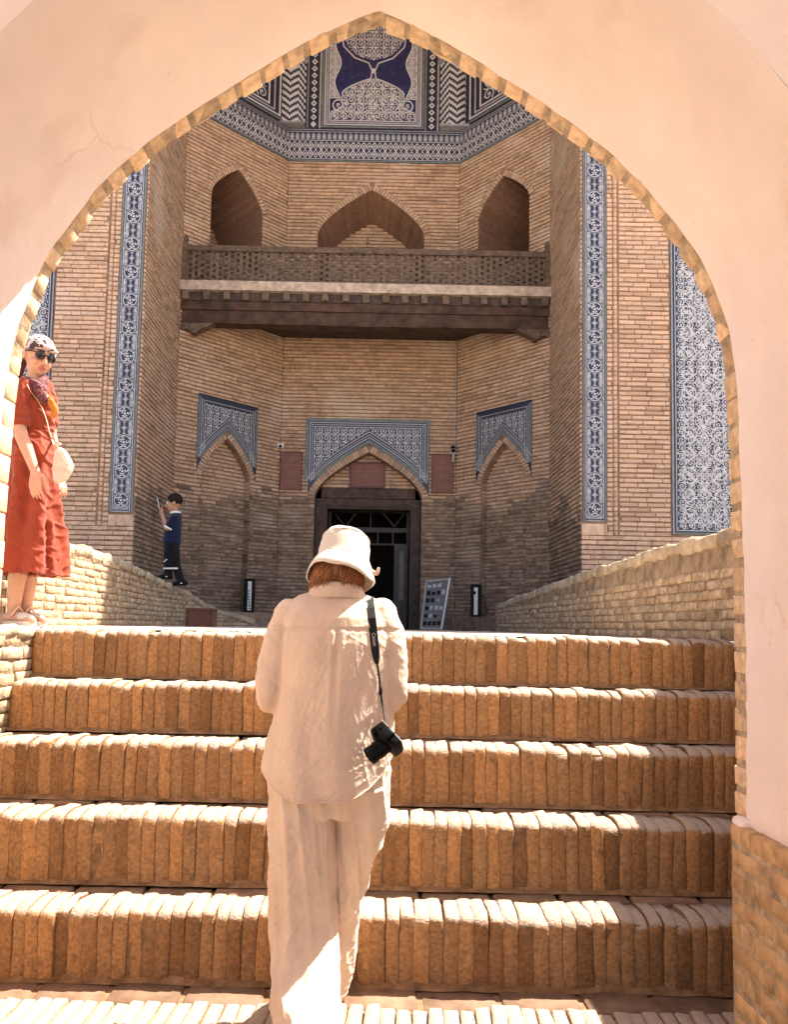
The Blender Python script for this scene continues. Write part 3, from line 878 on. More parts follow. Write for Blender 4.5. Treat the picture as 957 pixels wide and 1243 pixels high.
# --- ornament drawn as raised glaze on tiles ------------------------------------
class Orn:
    def __init__(s, fr, h, clip=None):
        s.fr, s.h, s.mb, s.clip = fr, h, MB(), clip
    def ok(s, u, z): return s.clip is None or s.clip(u, z)
    def rib(s, pts, w, mi=0, lift=0.0):
        n = len(pts); lift += rng.uniform(0, .0009)
        if not hasattr(w, '__len__'): w = [w] * n
        ed = []
        for i in range(n):
            a, b = pts[max(0, i - 1)], pts[min(n - 1, i + 1)]
            tx, tz = b[0] - a[0], b[1] - a[1]; l = math.hypot(tx, tz) or 1
            nx_, nz_ = -tz / l * w[i] / 2, tx / l * w[i] / 2
            ed.append(((pts[i][0] + nx_, pts[i][1] + nz_), (pts[i][0] - nx_, pts[i][1] - nz_)))
        for i in range(n - 1):
            m_ = ((pts[i][0] + pts[i + 1][0]) / 2, (pts[i][1] + pts[i + 1][1]) / 2)
            if s.ok(*m_):
                s.mb.quad(s.fr.pt(*ed[i][1], s.h + lift), s.fr.pt(*ed[i + 1][1], s.h + lift), s.fr.pt(*ed[i + 1][0], s.h + lift), s.fr.pt(*ed[i][0], s.h + lift), mi)
    def poly(s, pts, mi=0, lift=0.0):
        lift += rng.uniform(0, .0009)
        c = (sum(p[0] for p in pts) / len(pts), sum(p[1] for p in pts) / len(pts))
        if s.ok(*c):
            s.mb.add([s.fr.pt(*p, s.h + lift) for p in pts], [tuple(range(len(pts)))], mi)
    def disc(s, u, z, r, mi=0, lift=0.0, n=10, rz=None):
        s.poly([(u + r * math.cos(2 * math.pi * k / n), z + (rz or r) * math.sin(2 * math.pi * k / n)) for k in range(n)], mi, lift)
    def ringc(s, u, z, r, w, mi=0, lift=0.0, n=20, rz=None):
        s.rib([(u + r * math.cos(2 * math.pi * k / n), z + (rz or r) * math.sin(2 * math.pi * k / n)) for k in range(n + 1)], w, mi, lift)
    def rect(s, a, b, c, d, mi=0, lift=0.0): s.poly(rect(a, b, c, d), mi, lift)
    def leaf(s, u, z, ang, ln, w, mi=0, lift=0.0):
        ca, sa = math.cos(ang), math.sin(ang)
        q = [(0, 0), (0.35, 0.5), (0.7, 0.38), (1, 0), (0.7, -0.28), (0.35, -0.4)]
        s.poly([(u + ca * a * ln - sa * b * w, z + sa * a * ln + ca * b * w) for a, b in q], mi, lift)
    def scroll(s, u, z, r, a0, sg, w, mi=0, lift=0.0, turns=1.6, leaves=True):
        n = 30; pts = []; ws = []
        for i in range(n + 1):
            t = i / n; a = a0 + sg * t * turns * 2 * math.pi; q = r * (1 - 0.86 * t)
            pts.append((u + q * math.cos(a), z + q * math.sin(a))); ws.append(w * (1.15 - 0.45 * t))
            if leaves and i % 4 == 2 and t < 0.9:
                s.leaf(pts[-1][0], pts[-1][1], a + sg * 2.2, r * 0.34 * (1 - 0.4 * t), r * 0.2, mi, lift)
                if t < 0.5: s.leaf(pts[-1][0], pts[-1][1], a + sg * 0.7, r * 0.26, r * 0.15, mi, lift)
        s.rib(pts, ws, mi, lift)
        s.disc(u, z, r * 0.16, mi, lift)
    def done(s, name, parent, mats): 
        if s.mb.f: return build(s.mb, name, mats, parent)
GLZ = [M['white_glaze'], M['navy'], M['grey_glaze'], M['cobalt'], M['turq']]
def arabesque(o, u0, u1, z0, z1, r, w, mi=0):
    """mirrored columns of scrolls with leaves between"""
    nc = max(1, round((u1 - u0) / (2.15 * r)))
    dx = (u1 - u0) / nc; row = 0; z = z0 + r
    mid = (u0 + u1) / 2
    while z < z1 + r:
        for i in range(nc):
            u = u0 + dx * (i + 0.5)
            sg = 1 if (u < mid) ^ (row % 2 == 1) else -1
            o.scroll(u, z, r, math.pi / 2 * (1 if row % 2 else -1), sg, w, mi)
            for k in range(4):
                a = math.pi / 4 + k * math.pi / 2
                o.leaf(u + dx * 0.5 * math.cos(a) * 1.28, z + r * math.sin(a) * 1.28, a + math.pi + sg * 0.5, r * 0.5, r * 0.26, mi)
            o.disc(u + dx / 2, z, r * 0.12, mi); o.disc(u, z + r * 1.02, r * 0.13, mi)
        # linking stems
        pts = [(u0 + (u1 - u0) * k / 40, z + r * 1.02 + 0.16 * r * math.sin(k / 40 * nc * 4 * math.pi)) for k in range(41)]
        o.rib(pts, w * 0.7, mi)
        z += 2.04 * r; row += 1
def tiles(fr, u0, u1, z0, z1, tu, tz, h, m, parent, clip=None, name='tile'):
    """square glazed tiles as pieces sharing one mesh"""
    nu = max(1, round((u1 - u0) / tu)); nzv = max(1, round((z1 - z0) / tz))
    du, dz = (u1 - u0) / nu, (z1 - z0) / nzv
    mb = MB(); g = 0.0018
    mb.box(-du / 2 + g, du / 2 - g, -0.006, 0.012, -dz / 2 + g, dz / 2 - g)
    me = mb.mesh('tile'); me.materials.append(m)
    for i in range(nu):
        for j in range(nzv):
            u, z = u0 + du * (i + .5), z0 + dz * (j + .5)
            if clip and not clip(u, z): continue
            o = link(name, me, None, parent)
            o.location = fr.pt(u, z, h + rng.uniform(-0.0008, 0.0008)); o.rotation_euler = (0, 0, math.atan2(fr.d.y, fr.d.x))
def sub(name, parent):
    o = bpy.data.objects.new(name, None); COL.objects.link(o); o.parent = parent; o.empty_display_size = 0.1
    return o

# --- front wall: frieze, moulding, brick field, tile panel on both sides ----------
z_pl = F_front.px(740, 650)[1]           # plinth top
ZB = z_pl
for sg, W0 in ((1, WR), (-1, WL)):
    def U(a, b):                          # distance from the niche edge -> interval in u
        return (W0 + a, W0 + b) if sg > 0 else (W0 - b, W0 - a)
    a, b = U(0.0, 7.5)
    plane_holes(F_front, rect(a, b, G0, ZTOP), [], -0.012, mort)
    # plinth bricks
    a, b = U(0.0, 2.6)
    lay(F_front, a, b, G0 + 0.01, ZB, (), bw, 0.0, False, (2, 1), ZB - 1.3, 0.23)
    # edge roll, strip by the frieze, recessed joint, moulding
    a, b = U(0.345, 0.425); lay(F_front, a, b, ZB + 0.0, ZTOP - 1, (), bw, 0.0, False, (2, 2))
    a, b = U(0.0, 0.02); lay(F_front, a, b, ZB + 0.0, 9.5, (), bw, 0.0, False, (2, 2), None, 0.06)
    a, b = U(0.0, 0.345); lay(F_front, a, b, ZB, ZB + 0.17, (), bw, 0.004, False, (2, 2), None, 0.34, 0.17)
    mm = MB(); uc = W0 + sg * 0.462
    zz = ZB
    while zz < 9.5:
        hh = COURSE * 0.82
        mm.tube([F_front.pt(uc, zz + 0.004, -0.010), F_front.pt(uc, zz + 0.012, -0.008), F_front.pt(uc, zz + hh - 0.004, -0.008), F_front.pt(uc, zz + hh, -0.010)],
                [0.018, 0.029, 0.029, 0.018], 8, 2, False, None, rng.random() + 0.001)
        zz += COURSE
    mo = build(mm, 'moulding', BRK, mad); mo['kind'] = 'stuff'
    # field
    a, b = U(0.51, 1.20)
    if sg > 0: lay(F_front, a, b, ZB, ZB + 4.1, (), bw, 0.0, True, (2, 2))
    else:
        lay(F_front, a, b, ZB, ZB + 1.3, (), bw, 0.0, False, (2, 2)); lay(F_front, a, b, ZB + 1.3, ZB + 3.6, (), bw, 0.0, True, (2, 2))
        lay(F_front, a, b, ZB + 3.6, ZB + 4.1, (), bw, 0.0, False, (2, 2))
    lay(F_front, a, b, ZB + 4.1, 9.2, (), bw, 0.0, False, (2, 2))
    a, b = U(2.12, 2.6); lay(F_front, a, b, ZB, 9.2, (), bw, 0.0, False, (2, 2))
    # tall tile panel
    a, b = U(1.225, 2.09); z1 = 7.6; z0 = ZB + 0.03
    pn = sub('tile_panel', mad)
    tiles(F_front, a, b, z0, z1, 0.29, 0.29, 0.004, M['navy'], pn)
    o = Orn(F_front, 0.0135)
    bd = 0.075
    for (p, q, c, d, mi) in [(a, a + .022, z0, z1, 2), (b - .022, b, z0, z1, 2), (a, b, z0, z0 + .03, 4), (a + .05, a + .06, z0 + .05, z1, 0), (b - .06, b - .05, z0 + .05, z1, 0), (a + .05, b - .05, z0 + .05, z0 + .06, 0)]:
        o.rect(p, q, c, d, mi)
    cu = (a + b) / 2; hwid = (b - a) / 2 - 0.08
    o.h = 0.0128; arabesque(o, a + .07, b - .07, z0 + .07, z1 - .2, 0.052, 0.0115, 0); o.h = 0.0138
    z = z0 + 0.10; per = 0.56; row = 0
    while z < z1 - per:
        for s2 in (-1, 1):
            o.scroll(cu + s2 * hwid * 0.60, z + 0.15, hwid * 0.36, -math.pi / 2, -s2, 0.015, 0, 0, 1.7)
            o.scroll(cu + s2 * hwid * 0.66, z + 0.42, hwid * 0.29, math.pi / 2, s2, 0.014, 0, 0, 1.5)
            o.scroll(cu + s2 * hwid * 0.20, z + 0.31, hwid * 0.17, 0, s2, 0.012, 0, 0, 1.3)
            # big sweeping stems
            for ph, ww, amp in ((0, 0.014, 0.36), (0.5, 0.010, 0.24)):
                pts = [(cu + s2 * (hwid * 0.06 + hwid * amp * (1 + math.sin(2 * math.pi * (k / 24 + ph) - 1.2))), z + per * k / 24) for k in range(25)]
                o.rib(pts, ww, 0, 0.0006)
            for k in range(34):
                uu = cu + s2 * hwid * rng.uniform(0.03, 0.98); zz = z + per * rng.random()
                o.leaf(uu, zz, rng.uniform(0, 6.28), 0.04, 0.02, 0, 0.0002)
        o.ringc(cu, z + 0.10, 0.045, 0.013, 0, 0, 16, 0.065); o.disc(cu, z + 0.10, 0.016)
        o.ringc(cu, z + 0.45, 0.06, 0.013, 0, 0, 16, 0.045); o.disc(cu, z + 0.45, 0.02)
        o.leaf(cu, z + 0.2, math.pi / 2, 0.09, 0.06); o.leaf(cu, z + 0.55, -math.pi / 2, 0.06, 0.05)
        z += per; row += 1
    o.done('ornament', pn, GLZ)
    # narrow frieze strip beside the niche
    a, b = U(0.022, 0.338); z0 = ZB + 0.185; z1 = 8.6
    fz = sub('tile_frieze', mad)
    tiles(F_front, a, b, z0, z1, 0.32, 0.30, 0.004, M['grey_glaze'], fz)
    o = Orn(F_front, 0.0125)
    for q in (0.0, 1.0):
        s2 = 1 if q == 0 else -1; e = a if q == 0 else b
        for (p0, p1, mi) in [(0.0, 0.02, 4), (0.024, 0.034, 1), (0.038, 0.045, 0), (0.048, 0.056, 1)]:
            o.rect(min(e + s2 * p0, e + s2 * p1), max(e + s2 * p0, e + s2 * p1), z0, z1, mi)
    o.rect(a + 0.03, b - 0.03, z0 + 0.02, z0 + 0.035, 1)
    cu = (a + b) / 2; H = (b - a) / 2 - 0.050; per = 0.395; z = z0 + 0.16
    lo = lambda pts, w_, mi=0: o.rib(pts, w_, mi)
    while z < z1 - 0.2:
        # medallion
        o.ringc(cu, z, H * 0.97, 0.010, 1, 0.0, 20); o.ringc(cu, z, H * 0.86, 0.010, 0, 0.0, 20); o.disc(cu, z, H * 0.78, 1, 0.0, 16)
        for k in range(5):
            an = k * 2 * math.pi / 5 + 0.3
            o.scroll(cu + H * 0.43 * math.cos(an), z + H * 0.43 * math.sin(an), H * 0.27, an, 1 if k % 2 else -1, 0.014, 0, 0.0008, 0.75, False)
        o.disc(cu, z, H * 0.16, 0, 0.001)
        # crossing diamonds and dark crescents
        zc = z + per / 2
        for s2 in (-1, 1):
            for s3 in (-1, 1):
                o.rib([(cu + s2 * H * 0.98, zc + s3 * 0.005), (cu + s2 * H * 0.7, zc + s3 * 0.05), (cu + s2 * H * 0.95, zc + s3 * 0.105)], 0.007, 0)
                q = [(cu + s2 * H * (0.62 - 0.34 * math.cos(t)), zc + s3 * (0.047 + 0.040 * math.sin(t))) for t in np.linspace(-1.5, 1.5, 9)]
                o.rib(q, [0.004, 0.020, 0.032, 0.041, 0.045, 0.041, 0.032, 0.020, 0.004], 1, 0.001)
                o.rib([(cu + s2 * H, zc + s3 * 0.10), (cu + s2 * H * 0.72, zc + s3 * 0.125)], 0.012, 1)
                o.leaf(cu + s2 * H * 0.93, zc + s3 * 0.03, math.pi / 2 * s3 + s2 * 0.6, 0.05, 0.022, 0)
                o.leaf(cu + s2 * H * 0.95, zc + s3 * 0.16, -math.pi / 2 * s3 + s2 * 0.5, 0.045, 0.02, 0)
        o.disc(cu, zc, 0.011, 0)
        z += per
    o.done('ornament', fz, GLZ)
# --- masses behind (so that no light comes through) -------------------------------
mass = MB()
ZI = 12.7
mass.box(WL - 7.5, WL - 0.05, YF + 0.03, YR - 0.12, G0, ZTOP - 0.01); mass.box(WL - 7.5, WL - 1.9, YR - 0.12, 18, G0, ZTOP - 0.01)
mass.box(WR + 0.05, WR + 7.5, YF + 0.03, YR - 0.12, G0, ZTOP - 0.01); mass.box(WR + 1.9, WR + 7.5, YR - 0.12, 18, G0, ZTOP - 0.01)
mass.box(WL - 1.9, WR + 1.9, YB + 3.2, 18, G0, ZTOP - 0.01)
mass.box(WL - 0.05, WR + 0.05, YF + 0.03, YB + 3.2, ZI, ZTOP - 0.012)
mass.box(WL - 1.9, WL - 0.05, YR - .12, YB + 3.2, ZI, ZTOP - 0.012); mass.box(WR + 0.05, WR + 1.9, YR - .12, YB + 3.2, ZI, ZTOP - 0.012)
mass.box(BL - 0.05, BR + 0.05, YB + 0.75, YB + 3.2, 5.1, ZI - 0.01)
build(mass, 'wall_mass', M['mortar'], mad)
# front spandrel above the niche mouth
sp = MB()
outer = rect(WL, WR, 8.6, ZTOP)
ap = arch_poly((WL + WR) / 2, (WR - WL) / 2 - 0.02, 9.6, 9.8, 12.6, 16)
F2 = Fr((0, YF - 0.012 + 0.02), (1, 0), (0, -1))
polys = [(WL, 9.6)] + ap + [(WR, 9.6), (WR, ZTOP), (WL, ZTOP)]
plane_holes(F2, polys, [], 0.0, sp)
build(sp, 'spandrel', M['brick_pink'], mad)

# --- niche: reveals, canted walls, back wall ---------------------------------------
dampz = F_b.px(447, 612)[1]
ZN = 12.65
# reveals
for fr in (F_rl, F_rr):
    plane_holes(fr, rect(0, fr.len, G0, ZN), [], -0.012, mort)
    lay(fr, 0.004, fr.len - 0.002, G0 + 0.01, ZN, (), bw, 0.0, False, (0, 1), dampz - 0.35, 0.25)
# canted walls with an upper deep niche and a lower blind niche
zbal = F_b.px(446, 330)[1]
BAND0, BAND1 = F_b.px(450, 198)[1], F_b.px(450, 158)[1]
def deep_niche(fr, uc, w, z0, zs, za, dep, sc):
    poly = arch_poly(uc, w, z0, zs, za, 14)
    # courses running round the soffit
    n = 0
    P = resample(poly, 0.066)
    uc_ = sum(p[0] for p in poly) / len(poly)
    for i in range(len(P) - 1):
        a, b = P[i], P[i + 1]
        t = 0.86
        b = (a[0] + (b[0] - a[0]) * t, a[1] + (b[1] - a[1]) * t)
        def far(p): return (uc + (p[0] - uc) * sc, z0 + (p[1] - z0) * sc)
        A, B = far(a), far(b)
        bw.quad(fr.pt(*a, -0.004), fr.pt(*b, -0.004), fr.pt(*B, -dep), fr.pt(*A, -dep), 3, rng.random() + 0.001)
    p2 = [(uc + (p[0] - uc) * 1.02, z0 + (p[1] - z0) * 1.015) for p in poly]
    extrude_poly(fr, p2, -0.010, -dep, mort, False, 0, sc)
    w2, zs2, za2 = w * sc, z0 + (zs - z0) * sc, z0 + (za - z0) * sc
    plane_holes(fr, arch_poly(uc, w2 * 1.01, z0, zs2, za2, 14), [], -dep - 0.012, mort)
    lay(fr, uc - w2, uc + w2, z0, za2, [lambda z: (uc - 9, uc - arch_hw(w2, zs2, za2, z)), lambda z: (uc + arch_hw(w2, zs2, za2, z), uc + 9)], bw, -dep, False, (0, 1))
    mort.quad(fr.pt(uc - w, z0, -0.01), fr.pt(uc + w, z0, -0.01), fr.pt(uc + w, z0, -dep), fr.pt(uc - w, z0, -dep))
def spandrel(fr, a, b, zt, uc, w, zs, za, ring, parent, scale, m_out, zlow):
    """tile spandrel over an arch: square tiles clipped to the arch, borders and arabesques"""
    W_, ZS_, ZA_ = w + ring + 0.005, zs, za + ring * 1.25
    inside = lambda u, z: a <= u <= b and z <= zt and z >= zlow and abs(u - uc) > arch_hw(W_, ZS_, ZA_, z)
    base = MB()
    poly = [(a, zlow), (a, zt), (b, zt), (b, zlow)] + [p for p in reversed(arch_poly(uc, min(W_, (b - a) / 2 - 0.001), zlow, ZS_, ZA_, 16)) if True]
    plane_holes(fr, poly, [], 0.016, base)
    ob = build(base, 'tile', M['navy'], parent)
    o = Orn(fr, 0.019, lambda u, z: inside(u, z))
    bwid = 0.055 * scale
    # outer border in turquoise, then dotted band, then field
    def frame(off, wd, mi):
        o.rect(a + off, b - off, zt - off - wd, zt - off, mi)
        for s2 in (-1, 1):
            e = a if s2 > 0 else b
            z = zlow
            while z < zt - off - wd:
                z2 = min(z + 0.03, zt - off - wd)
                p = (min(e + s2 * off, e + s2 * (off + wd)), max(e + s2 * off, e + s2 * (off + wd)))
                o.rect(p[0], p[1], z, z2, mi); z = z2
        q = [(u, z) for u, z in arch_poly(uc, W_ + off + wd / 2, zlow, ZS_ + 0.0, ZA_ + (off + wd / 2) * 1.35, 24)]
        o.rib(q, wd, mi)
    frame(0.0, bwid, 4)
    frame(bwid * 1.35, bwid * 0.22, 0)
    frame(bwid * 2.75, bwid * 0.22, 0)
    st = bwid * 0.62
    u = a + bwid * 2.2
    while u < b - bwid * 2:
        o.disc(u, zt - bwid * 2.15, st * 0.33, 0, 0, 6); u += st
    for e in (a + bwid * 2.15, b - bwid * 2.15):
        z = zlow
        while z < zt - bwid * 2: o.disc(e, z, st * 0.33, 0, 0, 6); z += st
    P = resample(arch_poly(uc, W_ + bwid * 2.1, zlow, ZS_, ZA_ + bwid * 2.1 * 1.35, 30), st)
    for p in P: o.disc(p[0], p[1], st * 0.33, 0, 0, 6)
    o.clip = lambda u, z: a + bwid * 3.2 < u < b - bwid * 3.2 and z < zt - bwid * 3.2 and abs(u - uc) > arch_hw(W_ + bwid * 3.2, ZS_, ZA_ + bwid * 3.2 * 1.4, z)
    arabesque(o, a + bwid * 3, b - bwid * 3, zs - 0.1, zt, 0.066 * scale, 0.014 * scale)
    o.clip = None
    o.done('ornament', parent, GLZ)
for fr, nl, nr, up in ((F_ol, (241, 475), (313, 497), (255, 317, 205, 300)), (F_or, (579, 502), (647, 484), (580, 642, 215, 304))):
    # upper niche
    x0, x1, yt, yb_ = up
    if fr is F_ol: u0, u1 = fr.px(255, 285)[0], fr.px(318, 285)[0]; za = fr.px(287, 205)[1]; zs = fr.px(318, 262)[1]
    else: u0, u1 = fr.px(581, 285)[0], fr.px(643, 285)[0]; za = fr.px(613, 213)[1]; zs = fr.px(581, 268)[1]
    uc, w = (u0 + u1) / 2, (u1 - u0) / 2; z0 = zbal - 0.25
    up_hole = arch_poly(uc, w, z0, zs, za, 14)
    fu = lambda z, uc=uc, w=w, zs=zs, za=za, z0=z0: (uc - arch_hw(w, zs, za, z), uc + arch_hw(w, zs, za, z)) if z0 < z < za else None
    fur = lambda z, uc=uc, w=w, zs=zs, za=za, z0=z0: (uc - arch_hw(w + .11, zs, za + .14, z), uc + arch_hw(w + .11, zs, za + .14, z)) if zs < z < za + .14 else None
    # lower blind niche with tile spandrel
    a, zt = fr.px(*nl); b, zt2 = fr.px(*nr); zt = (zt + zt2) / 2
    luc = (a + b) / 2; ring = 0.10; lw = (b - a) / 2 - ring - 0.012
    lza = fr.px(271, 531)[1] if fr is F_ol else fr.px(616, 536)[1]
    lzs = (fr.px(305, 585) if fr is F_ol else fr.px(585, 588))[1]; ltip = (fr.px(310, 568) if fr is F_ol else fr.px(582, 572))[1]; lz0 = G0 + 0.25
    lo_hole = arch_poly(luc, lw, lz0, lzs, lza, 14)
    fl = lambda z, luc=luc, lw=lw, lzs=lzs, lza=lza, lz0=lz0: (luc - arch_hw(lw, lzs, lza, z), luc + arch_hw(lw, lzs, lza, z)) if lz0 < z < lza else None
    flr = lambda z, luc=luc, lw=lw, lzs=lzs, zt=zt, a=a, b=b, ltip=ltip, lza=lza: (a, b) if ltip < z < zt else ((luc - arch_hw(lw + .11, lzs, lza + .12, z), luc + arch_hw(lw + .11, lzs, lza + .12, z)) if lzs < z < zt else None)
    plane_holes(fr, rect(0, fr.len, G0, BAND1), [up_hole, lo_hole], -0.012, mort)
    lay(fr, 0.004, fr.len - 0.004, G0 + 0.01, BAND0, [fu, fur, fl, flr], bw, 0.0, False, (0, 1), dampz, 0.25)
    deep_niche(fr, uc, w, z0, zs, za, 1.5, 1.0)
    voussoirs(fr, uc, w, zs, za, 0.10, 0.0, mad)
    # blind recess
    dep = 0.16
    extrude_poly(fr, lo_hole, -0.011, -dep, mort, True, 0)
    plane_holes(fr, arch_poly(luc, lw, lz0, lzs, lza, 14), [], -dep - 0.010, mort)
    lay(fr, luc - lw, luc + lw, lz0, lza, [lambda z: (luc - 9, luc - arch_hw(lw, lzs, lza, z)), lambda z: (luc + arch_hw(lw, lzs, lza, z), luc + 9)], bw, -dep, False, (0, 1), dampz - 0.05, 0.25)
    # brick quoins lining the recess sides
    z = lz0
    while z < lzs:
        for s2 in (-1, 1):
            e = luc + s2 * lw
            bw.quad(fr.pt(e - s2 * 0.004, z, -0.004), fr.pt(e - s2 * 0.004, z, -dep), fr.pt(e - s2 * 0.004, z + 0.052, -dep), fr.pt(e - s2 * 0.004, z + 0.052, -0.004), 1 if z < dampz - 0.1 else 0, rng.random() + .001)
        z += COURSE
    voussoirs(fr, luc, lw, lzs, lza, ring, 0.0, mad, dep=0.15)
    spn = sub('tile_spandrel', mad)
    spandrel(fr, a, b, zt, luc, lw, lzs, lza, ring, spn, 0.85, None, ltip)
# back wall
uc = F_b.px(450, 235)[0]
u0, u1 = F_b.px(386, 292)[0], F_b.px(515, 292)[0]; w = (u1 - u0) / 2; uc = (u0 + u1) / 2
za = F_b.px(450, 231)[1]; zs = F_b.px(386, 285)[1]; z0 = zbal - 0.25
c_hole = arch_poly(uc, w, z0, zs, za, 16)
f1 = lambda z: (uc - arch_hw(w, zs, za, z), uc + arch_hw(w, zs, za, z)) if z0 < z < za else None
f1r = lambda z: (uc - arch_hw(w + .12, zs, za + .13, z), uc + arch_hw(w + .12, zs, za + .13, z)) if zs < z < za + .13 else None
# doorway
da, dz = F_b.px(372, 507); db, dz2 = F_b.px(522, 511); dzt = (dz + dz2) / 2
DU = (da + db) / 2; dring = 0.12
d0, d1 = F_b.px(380, 680)[0], F_b.px(511, 680)[0]; dw = (d1 - d0) / 2; DU = (d0 + d1) / 2
dza = F_b.px(447, 549)[1]; dzs = F_b.px(447, 603)[1]
d_hole = arch_poly(DU, dw, G0 + 0.001, dzs, dza, 16)
f2 = lambda z: (DU - arch_hw(dw, dzs, dza, z), DU + arch_hw(dw, dzs, dza, z)) if z < dza else None
dtip = F_b.px(447, 584)[1]
f2r = lambda z: (da, db) if dtip < z < dzt else ((DU - arch_hw(dw + dring, dzs, dza + .13, z), DU + arch_hw(dw + dring, dzs, dza + .13, z)) if dzs < z < dzt else None)
bo = [(0, G0), ] 
outer = [(0, G0)] + d_hole + [(F_b.len, G0), (F_b.len, BAND1), (0, BAND1)]
plane_holes(F_b, outer, [c_hole], -0.012, mort)
lay(F_b, 0.004, F_b.len - 0.004, G0 + 0.01, BAND0, [f1, f1r, f2, f2r], bw, 0.0, False, (0, 1), dampz, 0.25)
deep_niche(F_b, uc, w, z0, zs, za, 0.70, 0.86)
voussoirs(F_b, uc, w, zs, za, 0.11, 0.0, mad)
voussoirs(F_b, DU, dw, dzs, dza, dring, 0.0, mad, dep=0.2)
spn = sub('tile_spandrel', mad)
spandrel(F_b, da, db, dzt, DU, dw, dzs, dza, dring, spn, 1.0, None, F_b.px(447, 584)[1])
# door recess: jambs, tympanum, frame, leaves, dark room
DD = 0.26
extrude_poly(F_b, d_hole, -0.011, -DD, mort, False, 0)
zl = F_b.px(447, 590)[1]; zf = F_b.px(447, 603)[1]; zo = F_b.px(447, 616)[1]
tym = [p for p in arch_poly(DU, dw + 0.01, zl, dzs + 0.001, dza, 16)]
tymf = [(DU - arch_hw(dw, dzs, dza, zl) - .01, zl)] + [p for p in arch_poly(DU, dw, zl - 1, dzs, dza, 24) if p[1] > zl] + [(DU + arch_hw(dw, dzs, dza, zl) + .01, zl)]
plane_holes(F_b, tymf, [], -DD + 0.05, mort)
lay(F_b, DU - dw, DU + dw, zl, dza, [lambda z: (DU - 9, DU - arch_hw(dw, dzs, dza, z)), lambda z: (DU + arch_hw(dw, dzs, dza, z), DU + 9)], bw, -DD + 0.062, False, (0, 0))
z = G0
while z < dzs:
    for s2 in (-1, 1):
        e = DU + s2 * (dw - 0.004)
        bw.quad(F_b.pt(e, z, -0.004), F_b.pt(e, z, -DD), F_b.pt(e, z + 0.052, -DD), F_b.pt(e, z + 0.052, -0.004), 1, rng.random() + .001)
    z += COURSE
build(mort, 'mortar', M['mortar'], mad)
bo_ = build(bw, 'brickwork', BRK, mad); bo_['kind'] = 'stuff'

door = sub('doorway', mad)
def fbox(fr, mb, u0, u1, z0, z1, h0, h1, mi=0):
    A = [fr.pt(u0, z0, h0), fr.pt(u1, z0, h0), fr.pt(u1, z1, h0), fr.pt(u0, z1, h0), fr.pt(u0, z0, h1), fr.pt(u1, z0, h1), fr.pt(u1, z1, h1), fr.pt(u0, z1, h1)]
    mb.add(A, [(4, 5, 6, 7), (3, 2, 1, 0), (0, 1, 5, 4), (1, 2, 6, 5), (2, 3, 7, 6), (3, 0, 4, 7)], mi)
mb = MB(); 
pl_ = [(DU - dw + .004, zf)] + [p for p in arch_poly(DU, dw - .004, zf - 1, dzs, dza, 24) if zf < p[1] < zl] + [(DU + dw - .004, zf)]
hw_l = arch_hw(dw, dzs, dza, zl) - .01
fbox(F_b, mb, DU - hw_l, DU + hw_l, zf, zl + 0.01, -DD - .05, -DD + .07)
build(mb, 'lintel_board', M['wood'], door)
e0, e1 = F_b.px(395, 690)[0], F_b.px(498, 690)[0]
for k, (ua, ub, za_, zb_, hh) in enumerate([(DU - dw + .012, e0 + .0, G0, zf - .01, 0.0), (e1, DU + dw - .012, G0, zf - .01, 0.0), (e0, e1, zo, zf - .01, 0.002)]):
    mb = MB(); fbox(F_b, mb, ua, ub, za_, zb_, -DD - .06, -DD + .06 + hh); build(mb, 'door_frame', M['wood'], door)
for (ua, ub, za_, zb_) in [(e0 - .07, e0 - .03, G0, zo + .07), (e1 + .03, e1 + .07, G0, zo + .07), (e0 - .03, e1 + .03, zo + .03, zo + .07)]:
    mb = MB(); fbox(F_b, mb, ua, ub, za_, zb_, -DD + .06, -DD + .085); build(mb, 'frame_moulding', M['wood'], door)
# inner timber screen: rail, posts, fan bars
FD = -DD - 0.35
zr0, zr1 = F_b.px(447, 641)[1], F_b.px(447, 635)[1]; zp = F_b.px(447, 655)[1]
for nm, ua, ub, za_, zb_ in [('transom', e0 + .02, e1 - .02, zr0, zr1), ('transom', e0 + .02, e1 - .02, zp - .03, zp), ('stile', e0, e0 + .05, G0, zo), ('stile', e1 - .05, e1, G0, zo)] + \
        [('mullion', F_b.px(x, 648)[0] - .012, F_b.px(x, 648)[0] + .012, zp, zr0) for x in (420, 440, 459, 478)]:
    mb = MB(); fbox(F_b, mb, ua, ub, za_, zb_, FD - .04, FD + (.03 if nm == 'stile' else .02)); build(mb, nm, M['door_grey'], door)
for (xa, ya, xb, yb2) in [(418, 634, 431, 617), (418, 634, 405, 618), (450, 634, 450, 617), (480, 634, 466, 617), (480, 634, 492, 618)]:
    pa, pb = F_b.px(xa, ya), F_b.px(xb, yb2)
    mb = MB(); mb.tube([F_b.pt(*pa, FD), F_b.pt(*pb, FD)], 0.016, 6); build(mb, 'fan_bar', M['door_grey'], door)
